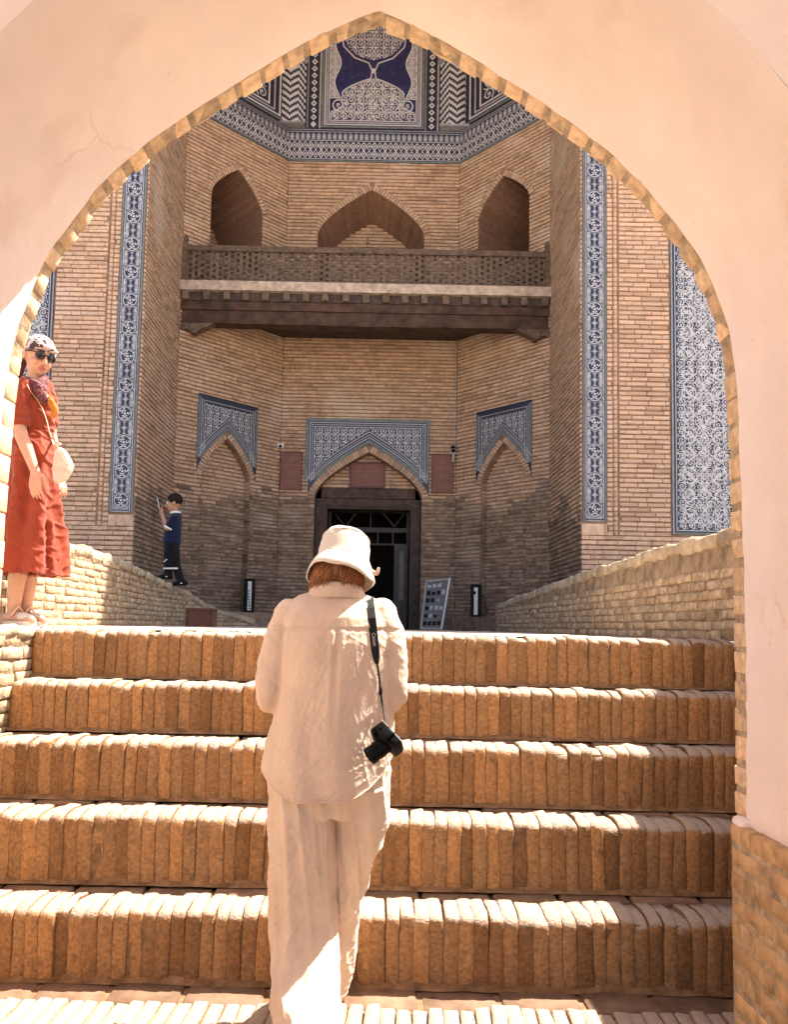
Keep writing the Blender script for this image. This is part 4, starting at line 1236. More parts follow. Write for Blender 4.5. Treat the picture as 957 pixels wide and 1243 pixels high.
# glazed leaf standing half open on the right
leaf = MB()
u0_, u1_ = F_b.px(479, 700)[0], F_b.px(496, 700)[0]; g0_, g1_ = F_b.px(485, 700)[0], F_b.px(492, 700)[0]
zg0, zg1 = F_b.px(488, 727)[1], F_b.px(488, 665)[1]
hL = FD + 0.09
fbox(F_b, leaf, u0_, g0_, G0, zp - .03, hL, hL + .05); fbox(F_b, leaf, g1_, u1_, G0, zp - .03, hL, hL + .05)
fbox(F_b, leaf, g0_, g1_, G0, zg0, hL + .005, hL + .045); fbox(F_b, leaf, g0_, g1_, zg1, zp - .03, hL + .005, hL + .045)
build(leaf, 'door_leaf', M['door_grey'], door)
gp = MB(); fbox(F_b, gp, g0_ + .002, g1_ - .002, zg0, zg1, hL + .02, hL + .026); build(gp, 'glass_pane', M['grey'], door)
leaf2 = MB(); ul = e0 + .05
leaf2.box(0, .05, 0, .9, 0, zp - G0 - .04); 
build(leaf2, 'door_leaf', M['door_grey'], door, loc=F_b.pt(ul, G0, FD - 0.95))
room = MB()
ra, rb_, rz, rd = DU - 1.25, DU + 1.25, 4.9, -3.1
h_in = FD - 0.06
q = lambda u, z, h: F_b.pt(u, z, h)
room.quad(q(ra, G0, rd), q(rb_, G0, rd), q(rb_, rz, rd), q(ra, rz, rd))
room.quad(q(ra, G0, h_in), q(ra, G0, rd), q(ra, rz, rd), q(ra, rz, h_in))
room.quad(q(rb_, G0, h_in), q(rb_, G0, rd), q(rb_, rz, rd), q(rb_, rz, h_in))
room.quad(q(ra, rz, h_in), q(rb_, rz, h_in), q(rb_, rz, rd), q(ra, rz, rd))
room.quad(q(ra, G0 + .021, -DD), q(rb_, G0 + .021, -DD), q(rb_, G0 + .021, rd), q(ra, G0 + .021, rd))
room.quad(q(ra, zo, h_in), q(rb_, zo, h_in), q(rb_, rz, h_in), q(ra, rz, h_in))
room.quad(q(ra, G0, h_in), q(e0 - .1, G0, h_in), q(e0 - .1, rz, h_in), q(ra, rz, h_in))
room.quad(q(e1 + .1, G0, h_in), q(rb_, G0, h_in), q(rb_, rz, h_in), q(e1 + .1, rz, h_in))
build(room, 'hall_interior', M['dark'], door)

# --- tile band and upper tile zone ------------------------------------------------
bh = BAND1 - BAND0
def band(fr, ua, ub):
    p = sub('tile_band', mad)
    tiles(fr, ua, ub, BAND0, BAND1, 0.30, bh, 0.010, M['navy'], p)
    o = Orn(fr, 0.019)
    zl0, zl1 = BAND0 + bh * 0.10, BAND0 + bh * 0.60
    for (c, d, mi) in [(BAND0, BAND0 + .03, 4), (BAND0 + .045, BAND0 + .055, 0), (zl1 + .015, zl1 + .025, 0), (BAND1 - .035, BAND1 - .02, 2), (BAND1 - .075, BAND1 - .06, 2)]:
        o.rect(ua, ub, c, d, mi)
    n = max(2, round((ub - ua) / ((zl1 - zl0) * 0.62))); du = (ub - ua) / n
    zm = (zl0 + zl1) / 2; hh = (zl1 - zl0) / 2
    for i in range(n):
        c = ua + du * (i + .5)
        for s2 in (-1, 1):
            o.rib([(c - du / 2, zm), (c, zm + s2 * hh * .98), (c + du / 2, zm)], 0.022)
            o.rib([(c - du / 2, zm + s2 * hh * 0.98), (c, zm), (c + du / 2, zm + s2 * hh * .98)], 0.020, 0, 0.0006)
        for (x, y) in [(c, zm + hh * .5), (c, zm - hh * .5), (c + du / 2, zm + hh * 0.48), (c + du / 2, zm - hh * .48)]:
            o.poly([(x - .022, y), (x, y - .03), (x + .022, y), (x, y + .03)], 0, 0.0009)
    # row of small arches above
    n2 = n * 2; du = (ub - ua) / n2; zA, zB2 = zl1 + .035, BAND1 - .085
    for i in range(n2):
        c = ua + du * (i + .5)
        o.poly([(c - du * .33, zA), (c + du * .33, zA), (c + du * .36, zA + (zB2 - zA) * .7), (c, zB2), (c - du * .36, zA + (zB2 - zA) * .7)], 2)
        o.disc(c, zA + (zB2 - zA) * .42, du * .17, 0, 0.0006, 6)
    o.done('ornament', p, GLZ)
band(F_ol, 0.0, F_ol.len - .004); band(F_b, .004, F_b.len - .004); band(F_or, .004, F_or.len)
# upper zone backing
ZU = ZN
up_ = MB()
for fr in (F_ol, F_b, F_or):
    plane_holes(fr, rect(0, fr.len, BAND1, ZU), [], 0.004, up_)
cap_ = MB()
build(up_, 'upper_tile_ground', M['navy'], mad)
# central arabesque panel
pa, pb = F_b.px(391, 120)[0], F_b.px(515, 120)[0]
pz0 = BAND1 + 0.02; pz1 = ZU - .02
pn = sub('tile_panel', mad)
tiles(F_b, pa, pb, pz0, pz1, 0.28, 0.28, 0.010, M['cobalt'], pn)
o = Orn(F_b, 0.0185)
for k, (off, wd, mi) in enumerate([(0, .035, 4), (.05, .022, 0), (.085, .03, 2), (.13, .018, 0)]):
    for (p, q_, c, d) in [(pa + off, pa + off + wd, pz0 + off, pz1), (pb - off - wd, pb - off, pz0 + off, pz1), (pa + off, pb - off, pz0 + off, pz0 + off + wd)]:
        o.rect(p, q_, c, d, mi)
cu = (pa + pb) / 2; hw_ = (pb - pa) / 2 - 0.16
Zc = lambda y: F_b.px(455, y)[1]
za0, za1 = pz0 + .16, Zc(97); neck = Zc(84); top0 = Zc(78)
# lower medallion outline (shouldered), and its mirror above; white on cobalt
def med(t):                     # half-width of the lower medallion at height t in 0..1
    return hw_ * (0.98 if t < 0.18 else 0.98 - 0.30 * (t - .18) / .12 if t < .30 else 0.68 + 0.06 * math.sin((t - .3) * 9) if t < .62 else 0.66 * max(0.0, 1 - ((t - .62) / .38) ** 1.7) + .07)
inmed = lambda u, z: (za0 < z < za1 and abs(u - cu) < med((z - za0) / (za1 - za0)) - .03)
N_ = 40
for s2 in (-1, 1):
    pts = [(cu + s2 * med(k / N_), za0 + (za1 - za0) * k / N_) for k in range(N_ + 1)]
    o.rib(pts, 0.030, 2, 0.0012); o.rib(pts, 0.014, 0, 0.0018)
    o.scroll(cu + s2 * hw_ * 0.80, za0 + (za1 - za0) * .36, hw_ * .16, -math.pi / 2, s2, 0.022, 0, 0.0012, 1.5, False)
    # scalloped side borders
    zq = lambda z: hw_ * (.84 + .07 * math.sin(z * 8.5))
    pts = [(cu + s2 * zq(za0 + .4 + 2.2 * k / 60), za0 + .4 + 2.2 * k / 60) for k in range(61)]
    o.rib(pts, .020, 0, .0012)
    o.clip = lambda u, z, s2=s2: s2 * (u - cu) > zq(z) and s2 * (u - cu) < hw_ * 1.02 and z > za0 + .4
    arabesque(o, min(cu + s2 * hw_ * .78, cu + s2 * hw_ * 1.03), max(cu + s2 * hw_ * .78, cu + s2 * hw_ * 1.03), za0 + .3, pz1 - .2, .05, .016)
    o.clip = None
o.disc(cu, (za1 + top0) / 2, .035, 0, .002, 10, .05)
for s2 in (-1, 1): o.rib([(cu + s2 * .05, za1 - .02), (cu + s2 * .025, (za1 + top0) / 2), (cu + s2 * .09, top0), (cu + s2 * hw_ * .45, top0 + .10), (cu + s2 * hw_ * .72, top0 + .32), (cu + s2 * hw_ * .80, top0 + .8)], .03, 2, .0012)
for s2 in (-1, 1): o.rib([(cu + s2 * .05, za1 - .02), (cu + s2 * .025, (za1 + top0) / 2), (cu + s2 * .09, top0), (cu + s2 * hw_ * .45, top0 + .10), (cu + s2 * hw_ * .72, top0 + .32), (cu + s2 * hw_ * .80, top0 + .8)], .013, 0, .0018)
o.clip = inmed
arabesque(o, cu - hw_, cu + hw_, za0, za1, 0.075, 0.018)
for k in range(420): o.leaf(cu + hw_ * rng.uniform(-1, 1), za0 + (za1 - za0) * rng.random(), rng.uniform(0, 6.28), .05, .022)
o.clip = lambda u, z: top0 + .06 < z and (abs(u - cu) / (hw_ * .78)) ** 2 + ((z - top0 - .75) / .68) ** 2 < 1
arabesque(o, cu - hw_, cu + hw_, top0, top0 + 1.4, 0.075, 0.018)
o.clip = None
for k in range(60):
    u, z = cu + hw_ * rng.uniform(-1, 1), za0 + (za1 - za0) * rng.uniform(.3, 1.8)
    if not inmed(u, z): o.disc(u, z, .006, 2, .0004, 5)
o.done('ornament', pn, GLZ)
# corner half-columns with a stepped zigzag, and narrow lattice strips beside them
zc0, zc1 = BAND1 + .01, Zc(78)
for (fx, fy, xa, xb) in ((BL, YB, 333, 372), (BR, YB, 534, 572)):
    rc = 0.5 * abs(F_b.px(xb, 120)[0] - F_b.px(xa, 120)[0]) * 0.97
    cxp = F_b.pt((F_b.px(xa, 120)[0] + F_b.px(xb, 120)[0]) / 2, 0, 0)
    cc = sub('tile_column', mad)
    body = MB(); n = 20
    nst = 15
    zigs = MB()
    rows_ = 40; dzr = (zc1 - zc0) / rows_; ncol = 16
    P0 = lambda i_, z_: Vector((cxp.x - rc + 2 * rc * i_ / ncol, cxp.y - 0.01 - 0.16 * (1 - (2 * i_ / ncol - 1) ** 2), z_))
    for j in range(rows_):
        for i in range(ncol):
            k = abs((i % 8) - 4)
            zz = zc0 + dzr * j
            body.quad(P0(i, zz), P0(i + 1, zz), P0(i + 1, zz + dzr), P0(i, zz + dzr), 1 if ((j + k) // 2) % 2 == 0 else 0, 0)
    build(body, 'zigzag_tiles', [M['white_glaze'], M['navy']], cc)
    bs = MB(); bs.box(cxp.x - rc, cxp.x + rc, cxp.y - .17, cxp.y, zc0 - .012, zc0 + .02); build(bs, 'base', M['grey_glaze'], cc)
    capm = MB(); capm.box(cxp.x - rc - .05, cxp.x + rc + .05, cxp.y - .2, cxp.y, zc1, zc1 + .12); build(capm, 'capital', M['grey_glaze'], cc)
for (xa, xb) in ((373, 390), (516, 533)):
    o = Orn(F_b, 0.010)
    a, b = F_b.px(xa, 120)[0], F_b.px(xb, 120)[0]
    o.rect(a, a + .03, BAND1, ZU, 4); o.rect(b - .03, b, BAND1, ZU, 2)
    z = BAND1 + .08
    while z < ZU - .1:
        o.poly([((a + b) / 2 - .055, z), ((a + b) / 2, z - .06), ((a + b) / 2 + .055, z), ((a + b) / 2, z + .06)], 0); o.disc((a + b) / 2, z, .02, 1, .0008, 6); z += .135
    o.done('lattice_strip', mad, GLZ)
for fr in (F_ol, F_or):
    o = Orn(fr, 0.010)
    L0 = fr.len
    for k in range(4):
        off = .10 + k * .12
        for (p, q_) in ((off, off + .035), (L0 - off - .035, L0 - off)): o.rect(p, q_, BAND1 + off * .5, ZU, (4, 0, 2, 0)[k])
        o.rect(off, L0 - off, BAND1 + off * .5, BAND1 + off * .5 + .03, (4, 0, 2, 0)[k])
    o.clip = lambda u, z: .55 < u < L0 - .55 and z > BAND1 + .3
    arabesque(o, .5, L0 - .5, BAND1 + .25, ZU, .13, .022)
    o.clip = None
    o.done('ornament', mad, GLZ)
# soffit closing the niche
cl = MB(); cl.quad((WL - .02, YF + .03, ZN), (WR + .02, YF + .03, ZN), (WR + .02, YB + .7, ZN), (WL - .02, YB + .7, ZN))
build(cl, 'vault_soffit', M['brick'], mad)
# plinth bench round the foot of the niche
for fr, nm in ((F_ol, 'plinth'), (F_or, 'plinth')):
    mb = MB(); fbox(fr, mb, 0.02, fr.len - .12, G0, TERR + .22, 0.012, .34); build(mb, nm, M['brick_low'], mad)

# --- balcony ------------------------------------------------------------------------
bal = sub('balcony', mad)
YBAL = YR - 0.06
FB = Fr((0, YBAL), (1, 0), (0, -1))
xa, xb = WL + .012, WR - .012
zr = lambda y: FB.px(446, y)[1]
z_sl0, z_sl1 = zr(356), zr(344)           # earth slab edge
mb = MB(); n = 60
for i in range(n):
    a, b = xa + (xb - xa) * i / n, xa + (xb - xa) * (i + 1) / n
    za_, zb_ = z_sl0 + .008 * nz((a * 4, 0, 0)), z_sl0 + .008 * nz((b * 4, 0, 0))
    mb.quad((a, YBAL - .02, za_), (b, YBAL - .02, zb_), (b, YBAL, z_sl1), (a, YBAL, z_sl1))
    mb.quad((a, YBAL, z_sl1), (b, YBAL, z_sl1), (b, YB - .02, z_sl1), (a, YB - .02, z_sl1), 1)
    mb.quad((a, YBAL - .02, za_), (b, YBAL - .02, zb_), (b, YB - .02, zb_), (a, YB - .02, za_))
build(mb, 'floor_slab', [M['slab'], M['wood_grey']], bal)
# joists
z_j0, z_j1 = zr(367), z_sl0 - .012
nj = 19
for i in range(nj):
    c = xa + .10 + (xb - xa - .2) * i / (nj - 1) + rng.uniform(-.015, .015)
    jl = min(YB - .05, YB - .02) if BL < c < BR else (YR + (c - WL) * (YB - YR) / (BL - WL) if c <= BL else YR + (WR - c) * (YB - YR) / (WR - BR)) - .02
    mb = MB(); mb.box(c - .052, c + .052, YBAL - .01, max(jl, YBAL + .2), z_j0 + rng.uniform(-.008, .008), z_j1); build(mb, 'joist', M['wood_grey'], bal)
mb = MB(); mb.box(xa, xb, YBAL + .06, YBAL + .10, z_j0 + .002, z_j1 + .004); build(mb, 'joist_gap_shade', M['wood'], bal)  # dark board added to put shade into the gaps between the joists
# main beam (two timbers) and the second beam behind
z_b0, z_b1 = zr(393), z_j0 - .012
zmid = z_b0 + (z_b1 - z_b0) * .58
mb = MB()
for i in range(24):
    a, b = xa + (xb - xa) * i / 24, xa + (xb - xa) * (i + 1) / 24
    f = lambda x: YBAL + .07 + .006 * nz((x * 3, 1, 1))
    g = lambda x: z_b0 + .012 * nz((x * 1.5, 2, 2)) - .02 * math.sin((x - xa) / (xb - xa) * math.pi)
    mb.quad((a, f(a), g(a)), (b, f(b), g(b)), (b, f(b), zmid), (a, f(a), zmid)); mb.quad((a, f(a), g(a)), (b, f(b), g(b)), (b, YBAL + .3, g(b)), (a, YBAL + .3, g(a)))
build(mb, 'beam', M['beam'], bal)
mb = MB(); mb.box(xa, xb, YBAL + .05, YBAL + .32, zmid + .008, z_b1); build(mb, 'beam', M['beam'], bal)
zlog = F_b.px(446, 407)[1]
mb = MB(); mb.box(BL + .02, BR - .02, YB - .30, YB - .10, zlog + .065, zlog + .25); build(mb, 'beam', M['wood'], bal)
mb = MB(); mb.box(xa, xb, YBAL + .33, YB - .02, z_j0 - .05, z_j0 - .02); build(mb, 'soffit_boards', M['wood'], bal)
for i in range(8):       # log ends along the back wall
    c = BL + .1 + (BR - BL - .2) * i / 7
    zz = F_b.px(446, 407)[1]
    mb = MB(); mb.tube([(c, YB - .02, zz), (c, YBAL + .4, zz + .02)], .06, 8); build(mb, 'log_joist', M['wood'], bal)
# scrolled corbels at both ends
for s2, e in ((1, xa), (-1, xb)):
    prof2 = [(0, 0), (0, -.20), (.05, -.20), (.10, -.15), (.15, -.20), (.20, -.26), (.26, -.27), (.30, -.20), (.34, -.18), (.40, -.12), (.46, -.10), (.52, -.04), (.58, 0)]
    mb = MB(); pts = [(e + s2 * u * 0.95, z_b0 - .015 + zq * .62) for u, zq in prof2]
    F3 = Fr((0, YBAL + .07), (1, 0), (0, -1))
    plane_holes(F3, pts if s2 > 0 else pts[::-1], [], 0.012, mb); extrude_poly(F3, pts, 0.012, -.16, mb, True)
    build(mb, 'corbel', M['wood_grey'], bal)
# balustrade
YBR = YBAL + .10
z_r0, z_r1 = zr(343) + .0, zr(306)
ztop_l = zr(299)
mb = MB(); mb.box(xa, xb, YBR - .045, YBR + .045, z_r1, ztop_l - .005); build(mb, 'handrail', M['wood_grey'], bal)
mb = MB(); mb.box(xa, xb, YBR - .035, YBR + .035, z_sl1 + .002, z_sl1 + .05); build(mb, 'bottom_rail', M['wood_grey'], bal)
for e, s2 in ((xa, 1), (xb, -1)):
    mb = MB(); mb.box(min(e, e + s2 * .07), max(e, e + s2 * .07), YBR - .06, YBR + .06, z_sl1 + .002, ztop_l + .05)
    mb.tube([(e + s2 * .035, YBR, ztop_l + .05), (e + s2 * .035, YBR, ztop_l + .08), (e + s2 * .035, YBR, ztop_l + .14), (e + s2 * .035, YBR, ztop_l + .19)], [.03, .05, .045, .008], 8)
    build(mb, 'newel_post', M['wood_grey'], bal)
nb = 60; per = (xb - xa - .16) / nb
cross = MB()
bm_ = MB(); bm_.box(-per * .24, per * .24, -.018, .018, 0, z_r1 - z_sl1 - .056); bal_me = bm_.mesh('baluster'); bal_me.materials.append(M['wood_grey'])
zlat0, zlat1 = z_sl1 + .052, z_r1
for i in range(nb + 1):
    c = xa + .08 + per * i
    o = link('baluster', bal_me, None, bal); o.location = (c, YBR + rng.uniform(-.003, .003), zlat0)
    if i < nb:
        k = 5; pitch = (zlat1 - zlat0) / k
        sh_ = 0.5 if i % 2 else 0.0
        for j in range(k + 1):
            zz = zlat0 + pitch * (j + sh_) - pitch * .2 + rng.uniform(-.006, .006)
            z0_, z1_ = max(zlat0, zz), min(zlat1, zz + pitch * rng.uniform(.42, .52))
            if z1_ - z0_ > .008: cross.box(c + per * .24, c + per * .76, YBR - .011, YBR + .011, z0_, z1_, 0, rng.random() + .001)
co = build(cross, 'lattice_blocks', M['wood_grey'], bal); co['kind'] = 'stuff'
# small iron finial on the rail
mb = MB(); c = FB.px(446, 295); mb.tube([FB.pt(c[0], ztop_l - .02, -.1), FB.pt(c[0], ztop_l + .20, -.1)], .012, 6); mb.tube([FB.pt(c[0] - .04, ztop_l + .1, -.1), FB.pt(c[0] + .04, ztop_l + .1, -.1)], .01, 6)
build(mb, 'finial', M['wood_grey'], bal)

# --- signs, lamp, camera and small things at the door -----------------------------
def plaque(fr, x0, y0, x1, y1, label, h, framed=0.02, n=5, parent=None):
    a, zb_ = fr.px(x0, y1); b, zt_ = fr.px(x1, y0)
    t = thing('plaque', label, 'plaque')
    mb = MB(); fbox(fr, mb, a, b, zb_, zt_, h, h + .025); build(mb, 'panel', M['plaque'], t)
    fw = framed
    for (p, q_, c, d) in [(a - fw, a, zb_ - fw, zt_ + fw), (b, b + fw, zb_ - fw, zt_ + fw), (a, b, zt_, zt_ + fw), (a, b, zb_ - fw, zb_)]:
        mb = MB(); fbox(fr, mb, p, q_, c, d, h, h + .04); build(mb, 'frame', M['plaque_dk'], t)
    o = Orn(fr, h + .027); cu_ = (a + b) / 2; H = zt_ - zb_; W_ = b - a
    o.ringc(cu_, zb_ + H * .82, H * .065, H * .018, 0, 0, 14); o.disc(cu_, zb_ + H * .82, H * .025)
    for (f, wd, th) in [(.655, .74, .03), (.60, .5, .018), (.48, .6, .022), (.43, .64, .018), (.37, .4, .02), (.24, .5, .018), (.19, .56, .018), (.14, .5, .015)][:n]:
        u = cu_ - W_ * wd / 2
        while u < cu_ + W_ * wd / 2:
            l = W_ * rng.uniform(.04, .12); o.rect(u, min(u + l, cu_ + W_ * wd / 2), zb_ + H * f - H * th / 2, zb_ + H * f + H * th / 2); u += l + W_ * .018
    lt = o.done('lettering', t, [M['gold']]); lt['kind'] = 'stuff'
    return t
plaque(F_b, 341, 550, 367, 594, 'red plaque fixed to the brick wall below the small white camera', .008, 0.012, 8)
plaque(F_b, 524.5, 553, 550, 598, 'red plaque fixed to the brick wall below the wall lamp', .008, 0.012, 8)
plaque(F_b, 426, 561, 466, 588, 'wide framed red plaque in the arch above the door', -DD + .075, 0.03, 6)
t = thing('security_camera', 'small white box camera on the brick wall by the red plaque', 'camera')
p = F_b.px(341.5, 543)
mb = MB(); fbox(F_b, mb, p[0] - .05, p[0] + .05, p[1] - .03, p[1] + .04, .01, .12); build(mb, 'housing', M['white'], t)
mb = MB(); mb.tube([F_b.pt(p[0], p[1] - .008, .118), F_b.pt(p[0], p[1] - .008, .135)], .028, 12); build(mb, 'lens', M['black'], t)
t = thing('wall_lamp', 'dark wall lamp with white bulb holder and cable up the corner', 'lamp')
p = F_b.px(549.5, 548)
mb = MB(); mb.tube([F_b.pt(p[0], p[1] + .06, .02), F_b.pt(p[0], p[1] + .05, .10), F_b.pt(p[0], p[1], .14)], [.03, .035, .05], 10); build(mb, 'housing', M['black'], t)
mb = MB(); mb.tube([F_b.pt(p[0] + .05 * math.cos(a_), p[1] - .03 + .05 * math.sin(a_), .15) for a_ in np.linspace(.4, 6, 16)], .010, 6); build(mb, 'bulb_ring', M['metal'], t)
mb = MB(); mb.tube([F_b.pt(p[0], p[1] - .07, .15), F_b.pt(p[0], p[1] - .22, .13)], [.016, .022], 8); build(mb, 'sensor', M['metal'], t)
q0, q1 = F_b.px(552.5, 545), F_b.px(554, 412)
mb = MB(); mb.tube([F_b.pt(q0[0], q0[1], .02), F_b.pt(q0[0], (q0[1] + q1[1]) / 2, .024), F_b.pt(q0[0], q1[1], .02)], .009, 6); build(mb, 'cable', M['metal'], t)
# bollard lamps on the plinth
for fr, x, y0, y1, lab in ((F_ol, 293, 699, 738, 'dark bollard lamp with speckled white strip on the plinth behind the wooden box'), (F_or, 588, 702, 739, 'dark bollard lamp with plain white strip on the plinth beside the sign board')):
    t = thing('bollard_lamp', lab, 'lamp', 'bollard lamps beside the door')
    Yq = 0
    c = F_b
    # stands on the plinth top
    base = aZ(x, y1, TERR + .22) if False else None
    u, z = fr.px(x, y1); pt0 = fr.pt(u, 0, .22); zb_ = TERR + .222; hgt = fr.px(x, y0)[1] - fr.px(x, y1)[1]
    Fq = Fr((pt0.x, pt0.y), (1, 0), (0, -1))
    mb = MB(); fbox(Fq, mb, -.085, .085, zb_, zb_ + hgt, -.06, .06); build(mb, 'housing', M['black'], t)
    mb = MB(); fbox(Fq, mb, -.085, .085, zb_ + hgt, zb_ + hgt + .02, -.07, .07); build(mb, 'cap', M['black'], t)
    s2 = .02 if fr is F_ol else -.01
    mb = MB(); fbox(Fq, mb, s2 - .032, s2 + .03, zb_ + .03, zb_ + hgt - .03, .06, .068); build(mb, 'diffuser', M['white'], t)
    if fr is F_ol:
        mb = MB()
        for k in range(7): mb.ellipsoid(Fq.pt(s2 + rng.uniform(-.02, .02), zb_ + .06 + k * .05, .069), .012, .003, .018, None, 8, 6)
        build(mb, 'speckle', M['black'], t)
    else:
        mb = MB(); mb.ellipsoid(Fq.pt(s2 - .02, zb_ + hgt - .12, .069), .02, .004, .03, None, 8, 6); build(mb, 'speckle', M['black'], t)
# A-frame sign with photographs
t = thing('sign_board', 'easel board of small photographs leaning beside the doorway', 'sign')
Ys = 11.9
bl, br = aY(511, 762, Ys), aY(536, 765, Ys); tl, tr = aY(518, 706, Ys + .25), aY(546, 703, Ys + .25)
bl.z = br.z = TERR + .0
nrm = (br - bl).cross(tl - bl).normalized()
if nrm.y > 0: nrm = -nrm
def bp(u, v, h=0): return bl.lerp(br, u).lerp(tl.lerp(tr, u), v) + nrm * h
mb = MB(); A = [bp(0, 0), bp(1, 0), bp(1, 1), bp(0, 1)]; B = [q_ - nrm * .02 for q_ in A]
mb.add(A + B, [(0, 1, 2, 3), (7, 6, 5, 4), (0, 4, 5, 1), (1, 5, 6, 2), (2, 6, 7, 3), (3, 7, 4, 0)]); build(mb, 'board', M['grey'], t)
for (u0_, v0_, u1_, v1_) in ((1, 0, 1, 1.02), (0, 0, 0, 1.02), (0, 1, 1, 1), (0, .01, 1, .01)):
    mb = MB(); mb.tube([bp(u0_, v0_, .005), bp(u1_, v1_, .005)], .014, 6); build(mb, 'frame_bar', M['white'] if u0_ == 1 and u1_ == 1 else M['metal'], t)
for r_ in range(6):
    for c_ in range(4):
        if c_ == 3 and r_ % 2: continue
        u0_, v0_ = .08 + c_ * .22, .06 + r_ * .155
        mb = MB(); mb.quad(bp(u0_, v0_ + .02, .003), bp(u0_ + .16, v0_ + .02, .003), bp(u0_ + .16, v0_ + .02 + rng.uniform(.05, .10), .003), bp(u0_, v0_ + .02 + rng.uniform(.05, .10), .003))
        build(mb, 'photograph', M['black'] if rng.random() < .6 else M['metal'], t)
for q_ in (0.0, 1.0):
    pbk = bp(q_, 1.0); mb = MB(); e = Vector((pbk.x + .12 * (1 if q_ else .4), pbk.y + .35, TERR)); mb.tube([pbk, e], .014, 6); build(mb, 'back_leg', M['lightwood'], t)
# low wooden box by the left wall
t = thing('wooden_box', 'low red-brown wooden box against the left parapet wall', 'box')
Yq = 7.4; a, b = aY(225, 754, Yq), aY(258, 754, Yq); zt_ = aY(240, 738, Yq).z
mb = MB(); mb.box(a.x + .01, b.x - .01, Yq + .01, Yq + .26, TERR - .004, zt_ - .015); build(mb, 'carcass', M['redwood'], t)
mb = MB(); mb.box(a.x, b.x, Yq, Yq + .27, zt_ - .015, zt_); build(mb, 'lid', M['redwood'], t)
for e in (a.x, b.x - .025):
    mb = MB(); mb.box(e, e + .025, Yq - .004, Yq + .01, TERR - .004, zt_ - .016); build(mb, 'corner_post', M['wood'], t)
# ------------------------------------------------------------------ people
def fabric(name, base, crease=22.0, cstr=0.5, cdist=0.006, weave=900.0, rough=0.85, sheen=0.15, stretch=(1, 1, 0.45), pattern=None, namp=0.08):
    Mt = bpy.data.materials.new(name); Mt.use_nodes = True
    t = Mt.node_tree; N = t.nodes; L = t.links; b = N['Principled BSDF']
    b.inputs['Roughness'].default_value = rough; b.inputs['Specular IOR Level'].default_value = 0.15
    b.inputs['Sheen Weight'].default_value = sheen
    tc = N.new('ShaderNodeTexCoord')
    mp = N.new('ShaderNodeMapping'); mp.inputs['Scale'].default_value = stretch; L.new(tc.outputs['Object'], mp.inputs[0])
    n1 = N.new('ShaderNodeTexNoise'); n1.inputs['Scale'].default_value = 14; n1.inputs['Detail'].default_value = 6; L.new(mp.outputs[0], n1.inputs['Vector'])
    cr = N.new('ShaderNodeValToRGB'); e = cr.color_ramp.elements
    e[0].position = .3; e[1].position = .7
    e[0].color = (*[c * (1 - namp) for c in base], 1); e[1].color = (*[min(1, c * (1 + namp)) for c in base], 1)
    L.new(n1.outputs['Fac'], cr.inputs[0]); out = cr.outputs[0]
    if pattern:
        col2, sc, th = pattern
        n5 = N.new('ShaderNodeTexNoise'); n5.inputs['Scale'].default_value = sc; n5.inputs['Detail'].default_value = 2; n5.inputs['Distortion'].default_value = 1.2
        L.new(tc.outputs['Object'], n5.inputs['Vector'])
        r5 = N.new('ShaderNodeValToRGB'); r5.color_ramp.elements[0].position = th; r5.color_ramp.elements[1].position = th + .04; L.new(n5.outputs['Fac'], r5.inputs[0])
        mx = N.new('ShaderNodeMix'); mx.data_type = 'RGBA'; L.new(r5.outputs[0], mx.inputs[0]); L.new(out, mx.inputs[6]); mx.inputs[7].default_value = (*col2, 1); out = mx.outputs[2]
    L.new(out, b.inputs['Base Color'])
    # sharp linen creases: ridged noise
    n2 = N.new('ShaderNodeTexNoise'); n2.inputs['Scale'].default_value = crease; n2.inputs['Detail'].default_value = 3; n2.inputs['Distortion'].default_value = 0.6; L.new(mp.outputs[0], n2.inputs['Vector'])
    s_ = N.new('ShaderNodeMath'); s_.operation = 'SUBTRACT'; s_.inputs[1].default_value = .5; L.new(n2.outputs['Fac'], s_.inputs[0])
    a_ = N.new('ShaderNodeMath'); a_.operation = 'ABSOLUTE'; L.new(s_.outputs[0], a_.inputs[0])
    p_ = N.new('ShaderNodeMath'); p_.operation = 'POWER'; p_.inputs[1].default_value = .45; L.new(a_.outputs[0], p_.inputs[0])
    bp = N.new('ShaderNodeBump'); bp.inputs['Strength'].default_value = cstr; bp.inputs['Distance'].default_value = cdist; L.new(p_.outputs[0], bp.inputs['Height'])
    n3 = N.new('ShaderNodeTexNoise'); n3.inputs['Scale'].default_value = weave; n3.inputs['Detail'].default_value = 1; L.new(tc.outputs['Object'], n3.inputs['Vector'])
    b2 = N.new('ShaderNodeBump'); b2.inputs['Strength'].default_value = .25; b2.inputs['Distance'].default_value = .0008; L.new(n3.outputs['Fac'], b2.inputs['Height']); L.new(bp.outputs[0], b2.inputs['Normal'])
    L.new(b2.outputs[0], b.inputs['Normal'])
    return Mt
def skin(name, base):
    Mt = mat(name, base, .5, 0, None, 30, .06, .1, 200, .4, None, .0008)
    b = Mt.node_tree.nodes['Principled BSDF']
    b.inputs['Subsurface Weight'].default_value = .12; b.inputs['Subsurface Radius'].default_value = (.01, .004, .002); b.inputs['Subsurface Scale'].default_value = .5
    return Mt
M['linen'] = fabric('sand_linen', (0.68, 0.505, 0.378), 34, .6, .005, stretch=(1, 1, .5))
M['linen2'] = fabric('sand_linen_trousers', (0.68, 0.51, 0.382), 30, .6, .005, stretch=(1, 1, .4))
M['hatcloth'] = fabric('cream_hat_cloth', (0.72, 0.64, 0.54), 30, .3, .003)
M['red'] = fabric('red_linen', (0.25, 0.040, 0.017), 20, .55, .006, stretch=(1, 1, .35), namp=.15)
